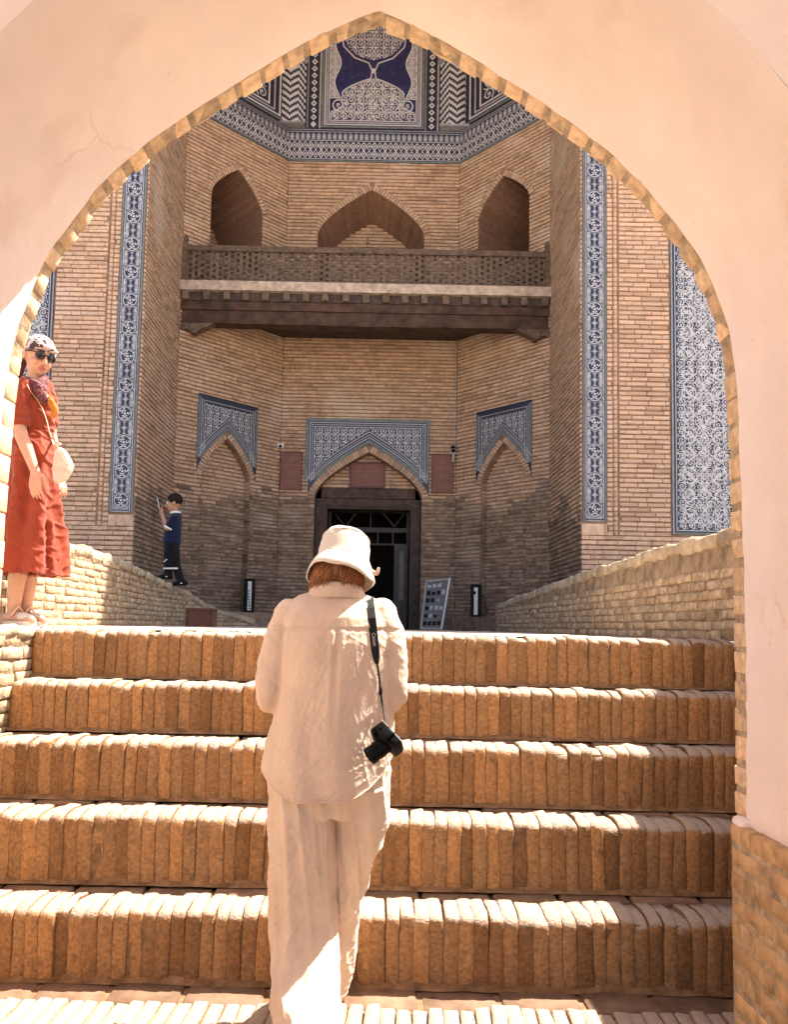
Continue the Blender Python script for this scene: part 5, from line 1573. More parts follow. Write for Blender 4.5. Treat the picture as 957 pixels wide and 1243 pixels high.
M['scarf_w'] = fabric('pale_printed_scarf', (0.50, 0.40, 0.37), 30, .3, .003, pattern=((0.06, 0.03, 0.035), 30, .53))
M['scarf_d'] = fabric('dark_printed_scarf', (0.10, 0.025, 0.03), 30, .3, .004, pattern=((0.45, 0.2, 0.16), 45, .62))
M['scarf_o'] = fabric('orange_scarf', (0.42, 0.15, 0.02), 26, .3, .004, pattern=((0.5, 0.06, 0.03), 40, .6))
M['navycloth'] = fabric('navy_cotton', (0.006, 0.009, 0.032), 40, .3, .004)
M['blackcloth'] = fabric('black_cotton', (0.005, 0.005, 0.006), 40, .3, .004)
M['bag'] = mat('cream_leather', (0.52, 0.44, 0.36), .55, 0, None, 20, .08, .2, 120, .35, None, .001)
M['bagtrim'] = mat('tan_strap', (0.62, 0.42, 0.30), .6, 0, None, 20, .1, .1, 120, .3)
M['skin'] = skin('skin', (0.50, 0.26, 0.165)); M['skin_b'] = skin('skin_tan', (0.36, 0.19, 0.12))
M['lip'] = mat('lips', (0.45, 0.12, 0.10), .4, 0, None, 30, .05, 0)
M['eye'] = mat('eye_white', (0.7, 0.68, 0.66), .3, 0, None, 30, .03, 0)
M['shoe'] = mat('pale_leather', (0.58, 0.50, 0.44), .6, 0, None, 20, .1, .2, 120, .3)
M['hair_a'] = mat('auburn_hair', (0.34, 0.125, 0.035), .45, .25, HUE, 60, .35, .2, 300, .5)
M['hair_d'] = mat('dark_hair', (0.014, 0.009, 0.007), .6, 0, None, 60, .35, .2, 300, .1)
lens_m = bpy.data.materials.new('dark_lens'); lens_m.use_nodes = True
lb = lens_m.node_tree.nodes['Principled BSDF']; lb.inputs['Base Color'].default_value = (.008, .006, .006, 1); lb.inputs['Roughness'].default_value = .08
M['lens'] = lens_m

def fuse(mb, name, voxel, smooth=4, fac=0.5):
    """union of overlapping closed shapes into one continuous skin"""
    me = mb.mesh(name + '_raw')
    o = bpy.data.objects.new(name + '_raw', me); COL.objects.link(o)
    bm = bmesh.new(); bm.from_mesh(me); bmesh.ops.recalc_face_normals(bm, faces=bm.faces); bm.to_mesh(me); bm.free()
    md = o.modifiers.new('r', 'REMESH'); md.mode = 'VOXEL'; md.voxel_size = voxel
    sm = o.modifiers.new('s', 'SMOOTH'); sm.factor = fac; sm.iterations = smooth
    dg = bpy.context.evaluated_depsgraph_get(); dg.update()
    out = bpy.data.meshes.new_from_object(o.evaluated_get(dg)); out.name = name
    bpy.data.objects.remove(o); bpy.data.meshes.remove(me)
    out.materials.clear()
    return out
def displace(me, fn):
    n = len(me.vertices)
    co = np.empty(n * 3); me.vertices.foreach_get('co', co)
    no = np.empty(n * 3); me.vertices.foreach_get('normal', no) if False else None
    nn = np.array([tuple(v.normal) for v in me.vertices])
    co = co.reshape(-1, 3)
    d = np.array([fn(Vector(c), Vector(q)) for c, q in zip(co, nn)])
    co += nn * d[:, None]
    me.vertices.foreach_set('co', co.ravel()); me.update()
def cut(me, keep):
    bm = bmesh.new(); bm.from_mesh(me)
    kill = [f for f in bm.faces if not keep(f.calc_center_median())]
    bmesh.ops.delete(bm, geom=kill, context='FACES'); bm.to_mesh(me); bm.free(); me.update()
def rg(p, s):                       # ridged noise 0..1
    return 1 - min(1, abs(noise.noise(p * s)) * 2.6)
def lev(mb, rows, n=28):
    """loft from photo rows (y, xl, xr, Y, ry): horizontal rings"""
    secs = []
    for (y, xl_, xr_, Y, ry) in rows:
        a, b = aY(xl_, y, Y), aY(xr_, y, Y)
        c = (a + b) / 2; e = (b - a) / 2; e.z = 0
        secs.append((c, e, Vector((0, ry, 0))))
    secs.sort(key=lambda s: s[0].z)
    mb.rings(secs, n)
def smooth_path(pts, rad, k=4):
    """Catmull-Rom through points with radii"""
    P = [Vector(p) for p in pts]; out = []; rr = []
    for i in range(len(P) - 1):
        p0, p1, p2, p3 = P[max(0, i - 1)], P[i], P[i + 1], P[min(len(P) - 1, i + 2)]
        for j in range(k):
            t = j / k
            out.append(0.5 * ((2 * p1) + (p2 - p0) * t + (2 * p0 - 5 * p1 + 4 * p2 - p3) * t * t + (3 * p1 - p0 - 3 * p2 + p3) * t ** 3))
            rr.append(rad[i] + (rad[i + 1] - rad[i]) * t)
    return out + [P[-1]], rr + [rad[-1]]
def limb(mb, pts, rad, n=14):
    P, r_ = smooth_path(pts, rad)
    # rounded ends
    d0 = (P[0] - P[1]).normalized(); d1 = (P[-1] - P[-2]).normalized()
    P = [P[0] + d0 * r_[0] * .7, P[0] + d0 * r_[0] * .45] + P + [P[-1] + d1 * r_[-1] * .45, P[-1] + d1 * r_[-1] * .7]
    r_ = [r_[0] * .45, r_[0] * .85] + r_ + [r_[-1] * .85, r_[-1] * .45]
    mb.tube(P, r_, n)
def hand(mb, wrist, d, pn, s=1.0, curl=0.5, thumb=1):
    """palm and five fingers; d = along the fingers, pn = palm normal (fingers curl towards it)"""
    d = Vector(d).normalized(); pn = Vector(pn); pn = (pn - d * pn.dot(d)).normalized(); sd = d.cross(pn).normalized() * thumb
    w = Vector(wrist)
    for k in range(-1, 3):
        o_ = sd * (k - .5) * .021 * s
        limb(mb, [w + o_ * .55, w + d * .045 * s + o_ * .9, w + d * .082 * s + o_], [.013 * s, .0125 * s, .0105 * s], 10)
        ln = [.062, .072, .078, .070][k + 1 if thumb else k + 1] * s
        b0 = w + d * .082 * s + o_
        pts = [b0]; ang = 0.0; dd = Vector(d)
        for j, fr_ in enumerate((.45, .31, .24)):
            ang += curl * (.6, .9, .6)[j]
            dd = d * math.cos(ang) + pn * math.sin(ang)
            pts.append(pts[-1] + dd * ln * fr_)
        limb(mb, pts, [.0088 * s, .0078 * s, .0072 * s, .006 * s], 9)
    t0 = w + d * .02 * s + sd * .028 * s
    limb(mb, [t0, t0 + (d * .6 + sd * .75 + pn * .25).normalized() * .036 * s, t0 + (d * .9 + sd * .6 + pn * .35).normalized() * .066 * s], [.013 * s, .011 * s, .0085 * s], 9)
def rotm(fwd, up):
    """local -Y faces fwd, local Z ~ up"""
    f = Vector(fwd).normalized(); u = Vector(up); u = (u - f * u.dot(f)).normalized()
    x = (-f).cross(u) * 1.0
    x = u.cross(f) * -1
    x = (f * -1).cross(u)
    return Matrix((x, -f, u)).transposed()
def head(mb, c, T, s=1.0):
    c = Vector(c)
    def E(p, r_): mb.ellipsoid(c + T @ (Vector(p) * s), r_[0] * s, r_[1] * s, r_[2] * s, T, 20, 14)
    E((0, .012, .022), (.074, .093, .090)); E((0, -.022, -.035), (.060, .066, .078)); E((0, -.050, -.082), (.030, .030, .026))
    E((.032, -.055, -.030), (.026, .026, .026)); E((-.032, -.055, -.030), (.026, .026, .026))
    E((0, -.072, .030), (.050, .016, .018))
    limb(mb, [c + T @ (Vector(q) * s) for q in ((0, -.082, .018), (0, -.098, -.010), (0, -.103, -.026))], [.008 * s, .0095 * s, .012 * s], 10)
    for k in (-1, 1):
        E((k * .010, -.092, -.030), (.009, .010, .008)); E((k * .074, .012, -.012), (.009, .018, .028))
    E((0, -.082, -.055), (.022, .010, .010))
def face_bits(root, c, T, s, eyes=True):
    c = Vector(c)
    mb = MB()
    P = lambda x, y, z: c + T @ (Vector((x, y, z)) * s)
    limb(mb, [P(-.021, -.083, -.055), P(-.008, -.093, -.051), P(.008, -.093, -.051), P(.021, -.083, -.055)], [.0025 * s, .0042 * s, .0042 * s, .0025 * s], 8)
    limb(mb, [P(-.019, -.083, -.058), P(0, -.094, -.062), P(.019, -.083, -.058)], [.0025 * s, .005 * s, .0025 * s], 8)
    build(mb, 'lips', M['lip'], root, True)
    for k in (-1, 1):
        mb = MB(); limb(mb, [P(k * .014, -.090, .034), P(k * .032, -.086, .039), P(k * .048, -.072, .033)], [.003 * s, .0035 * s, .002 * s], 7); build(mb, 'eyebrow', M['hair_d'], root, True)
        mb = MB(); mb.ellipsoid(P(k * .031, -.073, .012), .013 * s, .011 * s, .010 * s, T, 12, 8); mb.ellipsoid(P(k * .031, -.0828, .012), .0055 * s, .003 * s, .0055 * s, T, 10, 6, 1)
        build(mb, 'eye', [M['eye'], M['hair_d']], root, True)

from mathutils.bvhtree import BVHTree
def hit_fn(me):
    bvh = BVHTree.FromPolygons([v.co.copy() for v in me.vertices], [tuple(p.vertices) for p in me.polygons])
    def h(x, y, off=.006):
        r = ray(x, y).normalized()
        p, n, i, d = bvh.ray_cast(CO, r)
        return (p - r * off) if p is not None else None
    return h
# ================= the woman in linen, seen from behind ==============================
w1 = thing('person', 'woman in sand linen shirt, trousers and cream bucket hat climbing the stairs', 'person')
body = MB()
hc = aY(413, 690, 2.545)
Th = rotm((0.16, 0.90, -0.36), (0.05, 0.34, 1))
head(body, hc, Th, .90)
limb(body, [aY(410, 745, 2.53), aY(410, 715, 2.535), aY(412, 695, 2.545)], [.062, .054, .052])
limb(body, [aY(406, 935, 2.51), aY(408, 900, 2.51), aY(408, 830, 2.51), aY(408, 770, 2.515), aY(409, 745, 2.53)], [.10, .11, .115, .115, .065], 18)
shL, elL, wrL = aY(356, 748, 2.515), aY(331, 843, 2.485), aY(372, 838, 2.70)
shR, elR, wrR = aY(458, 746, 2.515), aY(475, 842, 2.485), aY(440, 836, 2.70)
for sh_, el_, wr_, th_ in ((shL, elL, wrL, -1), (shR, elR, wrR, 1)):
    limb(body, [sh_, sh_.lerp(el_, .5), el_, el_.lerp(wr_, .5), wr_], [.05, .043, .038, .033, .026])
    hand(body, wr_, (wr_ - el_) + Vector((0, .02, .05)), (0, 0, -1), 1.0, .6, th_)
kneeL, anL = aY(368, 1095, 2.57), Vector((aY(374, 1230, 2.3).x, 2.30, .10))
kneeR, anR = aY(414, 1085, 2.69), Vector((aY(394, 1190, 2.71).x, 2.71, .09))
hipL, hipR = aY(375, 965, 2.52), aY(436, 963, 2.52)
for hp, kn, an, dirn in ((hipL, kneeL, anL, (0.0, .9, -.3)), (hipR, kneeR, anR, (0.05, 1, -.0))):
    limb(body, [hp, hp.lerp(kn, .5), kn, kn.lerp(an, .35), an], [.07, .066, .052, .048, .034])
    dv = Vector(dirn).normalized()
    limb(body, [an + Vector((0, -.03, -.035)), an + dv * .06 + Vector((0, 0, -.04)), an + dv * .15 + Vector((0, 0, -.055 + (.03 if dirn[2] < -.1 else 0)))], [.034, .036, .026])
bme = fuse(body, 'body', .006, 3)
link('body', bme, M['skin'], w1, True)
face_bits(w1, hc, Th, .90)
# shirt
sb = MB()
lev(sb, [(716, 385, 434, 2.535, .055), (724, 364, 452, 2.53, .082), (735, 348, 467, 2.52, .105), (750, 339, 475, 2.51, .125), (780, 338, 479, 2.50, .140), (820, 338, 479, 2.495, .148),
         (860, 334, 478, 2.495, .155), (900, 323, 479, 2.495, .165), (935, 317, 478, 2.495, .172), (960, 319, 475, 2.495, .168), (1000, 322, 470, 2.495, .16)], 40)
for P_, r_ in (([aY(356, 748, 2.515), aY(341, 777, 2.49), aY(332, 812, 2.478), aY(330, 838, 2.478), aY(333, 849, 2.51), aY(342, 847, 2.60), aY(353, 842, 2.665)], [.064, .056, .051, .047, .047, .048, .050]),
               ([aY(460, 746, 2.515), aY(472, 777, 2.49), aY(476, 812, 2.478), aY(476, 836, 2.478), aY(474, 847, 2.51), aY(466, 846, 2.60), aY(456, 840, 2.665)], [.062, .055, .050, .047, .047, .048, .050])):
    limb(sb, P_, r_, 18)
sme = fuse(sb, 'shirt', .0042, 6)
zyoke = aY(408, 764, 2.37).z
xpl = aY(409, 800, 2.36).x
def shirt_d(p, n):
    q = p - Vector((-.13, 2.5, 1.1))
    d = 0.0
    low = max(0, min(1, (1.28 - p.z) / .5))
    # hanging folds, growing towards the hem, leaning a little
    d += (.006 + .016 * low) * noise.noise(Vector(((q.x + .10 * q.z) * 13, q.y * 5, q.z * 1.2)))
    d += .0022 * noise.noise(Vector(((q.x - .3 * q.z) * 22, q.y * 12, q.z * 3 + 3)))
    # long sharp creases crossing each other, in patches
    for k, (ax, az, fq, am) in enumerate(((.86, .5, 30, .0030), (-.8, .6, 34, .0030), (.25, .97, 40, .0028), (-.15, .99, 36, .0030), (.97, .2, 44, .0018), (-.5, .87, 60, .0016), (.55, .83, 64, .0016))):
        u = q.x * ax + q.z * az; v = -q.x * az + q.z * ax
        wv = .02 * noise.noise(Vector((u * 9, v * 9, k * 2.2)))
        r_ = noise.noise(Vector(((v + wv) * fq + k * 7, q.y * 6, u * 4.5)))
        msk = max(0, min(1, 2.2 * (noise.noise(Vector((u * 4 + k * 3.1, v * 5, k * 1.7))) + .22)))
        d += .75 * am * max(0, 1 - abs(r_) * 6) ** 1.5 * msk * (.45 + .75 * low)
    # sleeves bunch
    if p.x < -.30 or p.x > .02: d += .004 * noise.noise(Vector((q.x * 8, q.y * 14, q.z * 30 + q.x * 20)))
    # back: yoke seam and box pleat
    if n.y < -.2:
        if abs(p.z - zyoke) < .006: d -= .0035
        if p.z < zyoke:
            k = abs(p.x - xpl + .02 * (zyoke - p.z)) 
            f = max(0, 1 - (zyoke - p.z) / .38)
            d += f * (.007 * max(0, 1 - abs(k - .016) / .012) - .004 * max(0, 1 - k / .014))
    # armhole drag lines
    return d
displace(sme, shirt_d)
hemL, hemM, hemR = aY(320, 948, 2.5), aY(395, 977, 2.34), aY(474, 930, 2.5)
def hem_z(x):
    t = (x - hemL.x) / (hemR.x - hemL.x)
    return hemM.z + .004 + .105 * max(0, abs(t - .47) / .53) ** 3.2 + .02 * max(0, t - .6)
cut(sme, lambda c: c.z > hem_z(c.x))
so = link('shirt', sme, M['linen'], w1, True)
sd_ = so.modifiers.new('thick', 'SOLIDIFY'); sd_.thickness = .003
# stitched hem band
hs0 = hit_fn(sme); hp = []
for k in range(40):
    x = 326 + (470 - 326) * k / 39
    X_ = aY(x, 960, 2.36).x
    r_ = None
    for yy in range(985, 915, -1):
        p = hs0(x, yy, .0)
        if p is not None and abs(p.y - 2.5) < .3 and p.z > hem_z(p.x) - .004: r_ = hs0(x, yy - 1.5, .0012); break
    if r_ is not None: hp.append(r_)
if len(hp) > 8:
    mb = MB(); mb.tube(hp, [(.0024, .0024)] * len(hp), 6); build(mb, 'hem_seam', M['linen'], so, True)
# collar
mb = MB(); cc = aY(409, 719, 2.533); n = 36
ringz = []
for i in range(n):
    a = 2 * math.pi * i / n
    dx, dy = math.cos(a), math.sin(a)
    back = max(0, -dy)
    rx, ry = .079, .070
    lift = -.012 + .014 * back
    P = [cc + Vector((dx * rx * .93, dy * ry * .93, -.02)), cc + Vector((dx * rx * .90, dy * ry * .90, .022 + lift)), cc + Vector((dx * rx * .97, dy * ry * .98, .031 + lift)),
         cc + Vector((dx * rx * 1.08, dy * ry * 1.12, .026 + lift)), cc + Vector((dx * rx * 1.28, dy * ry * 1.34, -.006 + lift + .003 * math.sin(a * 5))), cc + Vector((dx * rx * 1.36, dy * ry * 1.42, -.022 + lift * .6)), cc + Vector((dx * rx * 1.22, dy * ry * 1.28, -.018 + lift * .6))]
    ringz.append([tuple(p) for p in P])
for i in range(n):
    A, B = ringz[i], ringz[(i + 1) % n]
    for k in range(6): mb.quad(A[k], B[k], B[k + 1], A[k + 1])
me = mb.mesh('collar'); bm = bmesh.new(); bm.from_mesh(me); bmesh.ops.remove_doubles(bm, verts=bm.verts, dist=1e-5); bmesh.ops.subdivide_edges(bm, edges=bm.edges, cuts=1, use_grid_fill=True); bmesh.ops.smooth_vert(bm, verts=bm.verts, factor=.5); bmesh.ops.recalc_face_normals(bm, faces=bm.faces); bm.to_mesh(me); bm.free()
link('collar', me, M['linen'], so, True)
# rolled cuffs
for P_, ax in ((aY(353, 842, 2.665), elL - wrL), (aY(456, 840, 2.665), elR - wrR)):
    mb = MB(); ax = ax.normalized(); mb.tube([P_ - ax * .036, P_ - ax * .034, P_ + ax * .02, P_ + ax * .022], [.046, .055, .055, .046], 18); build(mb, 'cuff', M['linen'], so, True)
mb = MB(); cpt = aY(489, 842, 2.46)
limb(mb, [cpt + Vector((-.03, .01, .012)), cpt, cpt + Vector((.006, .02, -.022))], [.016, .014, .009], 10); build(mb, 'cuff', M['linen'], so, True)
# trousers
tbm = MB()
lev(tbm, [(880, 338, 470, 2.505, .12), (930, 326, 476, 2.51, .135), (960, 328, 474, 2.515, .135), (985, 332, 466, 2.53, .115)], 36)
lev(tbm, [(950, 332, 404, 2.52, .125), (1000, 327, 406, 2.53, .13), (1040, 326, 408, 2.54, .13), (1080, 325, 409, 2.545, .125), (1112, 325, 410, 2.53, .118), (1146, 326, 411, 2.475, .11), (1180, 328, 413, 2.405, .108), (1212, 332, 414, 2.34, .108), (1245, 333, 416, 2.285, .106), (1278, 335, 417, 2.245, .10)], 30)
lev(tbm, [(950, 406, 474, 2.53, .14), (1000, 408, 470, 2.575, .135), (1042, 404, 456, 2.63, .120), (1080, 396, 445, 2.675, .11), (1112, 388, 438, 2.70, .105), (1150, 380, 431, 2.715, .098), (1185, 373, 424, 2.72, .092), (1206, 370, 419, 2.72, .09)], 30)
tme = fuse(tbm, 'trousers', .0044, 3)
def tr_d(p, n):
    q = p - Vector((-.15, 2.5, .5))
    d = .006 * noise.noise(Vector((q.x * 12 + q.z * 1.2, q.y * 6, q.z * 1.4))) + .003 * noise.noise(Vector((q.x * 24 - q.z * 6, q.y * 14, q.z * 5)))
    # hanging folds from the seat, then sharp creases in patches
    fd = noise.noise(Vector((q.x * 19 + q.z * 1.6, q.y * 4, q.z * .8 + 5)))
    d += .011 * (max(0, 1 - abs(fd) * 3.2) - .35)
    for k, (ax, az, fq, am) in enumerate(((.45, .9, 26, .0042), (-.45, .9, 28, .0042), (.8, .6, 34, .0030), (-.85, .5, 36, .0028), (.1, 1, 40, .0030), (.6, .8, 60, .0016))):
        u = q.x * ax + q.z * az; v = -q.x * az + q.z * ax
        wv = .025 * noise.noise(Vector((u * 7, v * 7, k * 2.2 + 5)))
        r_ = noise.noise(Vector(((v + wv) * fq + k * 5, q.y * 5, u * 3.5)))
        msk = max(0, min(1, 2.2 * (noise.noise(Vector((u * 3.5 + k * 3, v * 4, k + 9))) + .2)))
        d += .8 * am * max(0, 1 - abs(r_) * 5.5) ** 1.5 * msk
    # knee and ankle bunching
    f = max(0, 1 - abs(p.z - .33) / .25)
    d += f * .006 * noise.noise(Vector((q.x * 7 + q.z * 9, q.y * 8, q.z * 20 - q.x * 8)))
    return d
displace(tme, tr_d)
link('trousers', tme, M['linen2'], w1, True)
# hat
hat_o = MB()
ax = Vector((.10, .40, 1)).normalized(); ex = Vector((1, 0, -.10)).normalized(); ex = (ex - ax * ex.dot(ax)).normalized(); ey = ax.cross(ex)
hb = aY(416.5, 683, 2.545)                 # centre of the band where crown meets brim
def hr(r_, h_, wob=0.0, ph=0.0): return [tuple(hb + ex * (r_ * 0.97 * math.cos(a)) + ey * (r_ * 1.08 * math.sin(a)) + ax * (h_ + wob * math.sin(a * 2 + ph) + wob * .5 * math.sin(a * 5 + 1))) for a in [2 * math.pi * i / 48 for i in range(48)]]
prof_h = [(.116, -.064, .010), (.1175, -.061, .010), (.1115, -.042, .007), (.102, -.018, .003), (.0940, -.002, .001), (.0905, .004, 0), (.0895, .010, 0), (.0885, .03, .001), (.086, .06, .002), (.082, .083, .002), (.075, .096, .002), (.063, .1035, .002), (.045, .107, .003), (.022, .108, .003), (.002, .108, .003)]
rows_ = [hr(*q) for q in prof_h]
inner = [hr(r_ - .004, h_ - .001, w_) for r_, h_, w_ in prof_h[:8]]
rows_ = inner[::-1] + rows_
for A, B in zip(rows_, rows_[1:]):
    for i in range(48): hat_o.quad(A[i], A[(i + 1) % 48], B[(i + 1) % 48], B[i])
me = hat_o.mesh('hat'); bm = bmesh.new(); bm.from_mesh(me); bmesh.ops.remove_doubles(bm, verts=bm.verts, dist=1e-5); bmesh.ops.recalc_face_normals(bm, faces=bm.faces); bm.to_mesh(me); bm.free()
displace(me, lambda p, n: .0030 * noise.noise(p * 22) + .0018 * noise.noise(p * 60))
hat = link('bucket_hat', me, M['hatcloth'], w1, True)
mb = MB()
for h_, r_ in ((.004, .0915), (.084, .0825)):
    mb.tube([Vector(q) for q in hr(r_, h_)] + [Vector(hr(r_, h_)[0])], .0016, 6)
build(mb, 'seam', M['hatcloth'], hat, True)
mb = MB(); tp = aY(456, 694, 2.5)
limb(mb, [tp + Vector((-.012, 0, .002)), tp + Vector((.004, 0, -.006)), tp + Vector((.010, 0, .012))], [.006, .007, .004], 8)
build(mb, 'tie_end', M['bagtrim'], hat, True)
# hair
mb = MB()
hcc = hc + Vector((-.010, -.004, -.004))
mb.ellipsoid(hcc, .074, .080, .080, Th, 20, 14)
hrng = random.Random(3)
strands = MB()
for i in range(560):
    a = hrng.choice((-1, 1)) * abs(hrng.gauss(1.0, .55))     # angle round the head, 0 = back centre
    if abs(a) < .22 or abs(a) > 2.5: continue
    sx_, cy_ = math.sin(a), -math.cos(a)
    top = hcc + Vector((sx_ * .067, cy_ * .076, .012 + hrng.uniform(-.02, .015)))
    fl = hrng.random(); out = Vector((sx_, cy_, 0))
    L_ = .060 + .030 * fl
    wv = hrng.uniform(.003, .011); ph = hrng.uniform(0, 6); fr_ = hrng.uniform(4, 9)
    pts = []
    for k in range(9):
        t = k / 8
        pts.append(top + out * (.003 + .014 * t * (1 + .6 * fl) - .016 * t ** 3) + Vector((sx_ * .012 * t * t + wv * math.sin(t * fr_ + ph), wv * .8 * math.cos(t * fr_ + ph), -L_ * t + .016 * fl * t ** 3)))
    w_ = hrng.uniform(.0009, .0021)
    strands.tube(pts, [w_, w_ * 1.2, w_ * 1.3, w_ * 1.2, w_ * 1.1, w_, w_ * .8, w_ * .55, w_ * .2], 5, 0, False, None, hrng.random() + .001)
hb_o = build(mb, 'hair', M['hair_a'], w1, True)
build(strands, 'strands', M['hair_a'], hb_o, True)['kind'] = 'stuff'
# shoes
for an, dv in ((anL, Vector((0, .9, -.3)).normalized()), (anR, Vector((.05, 1, 0)).normalized())):
    mb = MB(); limb(mb, [an + Vector((0, -.045, -.05)), an + dv * .06 + Vector((0, 0, -.052)), an + dv * .16 + Vector((0, 0, -.062 + (.035 if dv.z < -.1 else 0)))], [.032, .040, .030], 14)
    build(mb, 'shoe', M['shoe'], w1, True)

# ---- her camera on its strap
hs = hit_fn(sme)
dc = thing('camera', 'black camera with lens hanging on its strap behind the woman in linen', 'camera')
path = []
for x, y in ((449.0, 729), (450.2, 738), (451.5, 750), (453, 764), (454.5, 778), (456, 790), (457, 800), (458.2, 806)):
    p = hs(x, y, .007)
    path.append(p if p is not None else aY(x, y, 2.40))
front = [path[0] + Vector((-.006, .17, -.05)), path[0] + Vector((-.003, .11, .012)), path[0] + Vector((0, .05, .014))]
full = front + path
mb = MB(); ws = [.013] * (len(full) - 3) + [.0125, .010, .005]
rows_ = []
for i, p in enumerate(full):
    t = (full[min(i + 1, len(full) - 1)] - full[max(i - 1, 0)]).normalized()
    nrm_ = (CO - p).normalized() if i >= 3 else Vector((0, -.2, 1)).normalized()
    sd2 = t.cross(nrm_).normalized()
    nn_ = sd2.cross(t)
    rows_.append([p + sd2 * ws[i] + nn_ * .001, p - sd2 * ws[i] + nn_ * .001, p - sd2 * ws[i] - nn_ * .001, p + sd2 * ws[i] - nn_ * .001])
for A, B in zip(rows_, rows_[1:]):
    for k in range(4): mb.quad(A[k], A[(k + 1) % 4], B[(k + 1) % 4], B[k])
strap = build(mb, 'strap', M['strap'], dc)
camtop = aY(468.5, 881, 2.335)
pc = [path[-1]]
for x, y, yy in ((460.5, 822, None), (462, 838, None), (464.5, 855, None)):
    p = hs(x, y, .012); pc.append(p if p is not None else aY(x, y, 2.36))
pc.append(camtop)
mb = MB(); P_, r_ = smooth_path(pc, [.004, .0034, .003, .003, .003]); mb.tube(P_, r_, 8); build(mb, 'strap_cord', M['strap'], dc, True)
mb = MB(); pp = pc[2]; mb.tube([pp + Vector((0, -.002, .012)), pp + Vector((.001, -.002, -.014))], .0052, 8); build(mb, 'strap_buckle', M['black'], dc, True)
# lettering along the strap, reading downwards
cu_t = bpy.data.curves.new('lettering', 'FONT'); cu_t.body = 'Canon'; cu_t.size = .0155; cu_t.align_x = 'CENTER'; cu_t.align_y = 'CENTER'
to = bpy.data.objects.new('lettering_raw', cu_t); COL.objects.link(to)
dg = bpy.context.evaluated_depsgraph_get(); dg.update()
tm = bpy.data.meshes.new_from_object(to.evaluated_get(dg)); bpy.data.objects.remove(to)
c_ = hs(454.3, 776, .0105); dn = (path[5] - path[3]).normalized(); nn_ = (CO - c_).normalized(); rt = dn.cross(nn_) * -1
rt = nn_.cross(dn).normalized(); nn_ = dn.cross(rt).normalized()
tm.transform(Matrix((dn, rt, nn_)).transposed().to_4x4()); tm.transform(Matrix.Translation(c_)); tm.materials.clear()
lt = link('lettering', tm, M['white'], strap)
# camera body
la = Vector((-.78, -.28, -.56)).normalized()            # where the lens points
cx_ = Vector((.35, -.62, -.70)); cx_ = (cx_ - la * cx_.dot(la)).normalized(); up_c = cx_.cross(la) * -1
up_c = la.cross(cx_).normalized()
if up_c.z < 0: up_c = -up_c; cx_ = -cx_
CB = aY(472, 897, 2.325)
CS = .88
Tc = Matrix((cx_, la, up_c)).transposed() * CS
def cbox(sx, sy, sz, c, bev, nm, m, parent=dc):
    bm = bmesh.new(); bmesh.ops.create_cube(bm, size=1); bmesh.ops.scale(bm, vec=(sx, sy, sz), verts=bm.verts)
    bmesh.ops.bevel(bm, geom=bm.edges[:], offset=bev, segments=3, profile=.5, affect='EDGES')
    for v in bm.verts: v.co = CB + Tc @ (v.co + Vector(c))
    me = bpy.data.meshes.new(nm); bm.to_mesh(me); bm.free(); return link(nm, me, m, parent, True)
cb_ = cbox(.108, .040, .074, (0, 0, 0), .008, 'camera_body', M['black'])
cbox(.026, .052, .070, (-.044, .010, -.002), .010, 'grip', M['rubber'])
cbox(.044, .046, .022, (.004, .004, .044), .009, 'viewfinder', M['black'])
cbox(.098, .004, .062, (0, -.021, -.002), .0015, 'rear_plate', M['rubber'])
cbox(.110, .0035, .0035, (0, -.0185, .036), .001, 'silver_trim', M['metal'])
mb = MB(); lc = CB + Tc @ Vector((.006, .018, -.004))
pl, pr = [], []
for d_, r_ in ((0, .031), (.006, .032), (.007, .0295), (.018, .0300), (.019, .0315), (.040, .0315), (.041, .0290), (.050, .0292), (.052, .0305), (.070, .0310), (.073, .0300), (.0735, .0265), (.066, .0255), (.064, .001)):
    pl.append(lc + la * d_ * CS); pr.append(r_ * CS)
# rings along the axis (explicit frame so that the tube may fold back on itself)
secs = [(p, cx_ * r_, up_c * r_) for p, r_ in zip(pl, pr)]
mb.rings(secs, 28); build(mb, 'lens_barrel', M['black'], dc, False)
mb = MB(); secs = [(lc + la * (.0645 + d_) * CS, cx_ * r_ * CS, up_c * r_ * CS) for d_, r_ in ((0, .025), (.002, .018), (.003, .008), (.0032, .001))]; mb.rings(secs, 24); build(mb, 'front_glass', M['lens'], dc, True)
for c in ((-.03, .0, .040), (-.018, -.006, .040), (.036, 0, .041)):
    mb = MB(); p = CB + Tc @ Vector(c); secs = [(p + up_c * d_, cx_ * .007, la * .007) for d_ in (-.004, .004)]; mb.rings(secs, 14); build(mb, 'dial', M['black'], dc)
mb = MB(); mb.tube([camtop, CB + Tc @ Vector((.050, 0, .030))], .003, 6); mb.tube([camtop, CB + Tc @ Vector((-.050, 0, .030))], .003, 6); build(mb, 'strap_lug', M['strap'], dc)
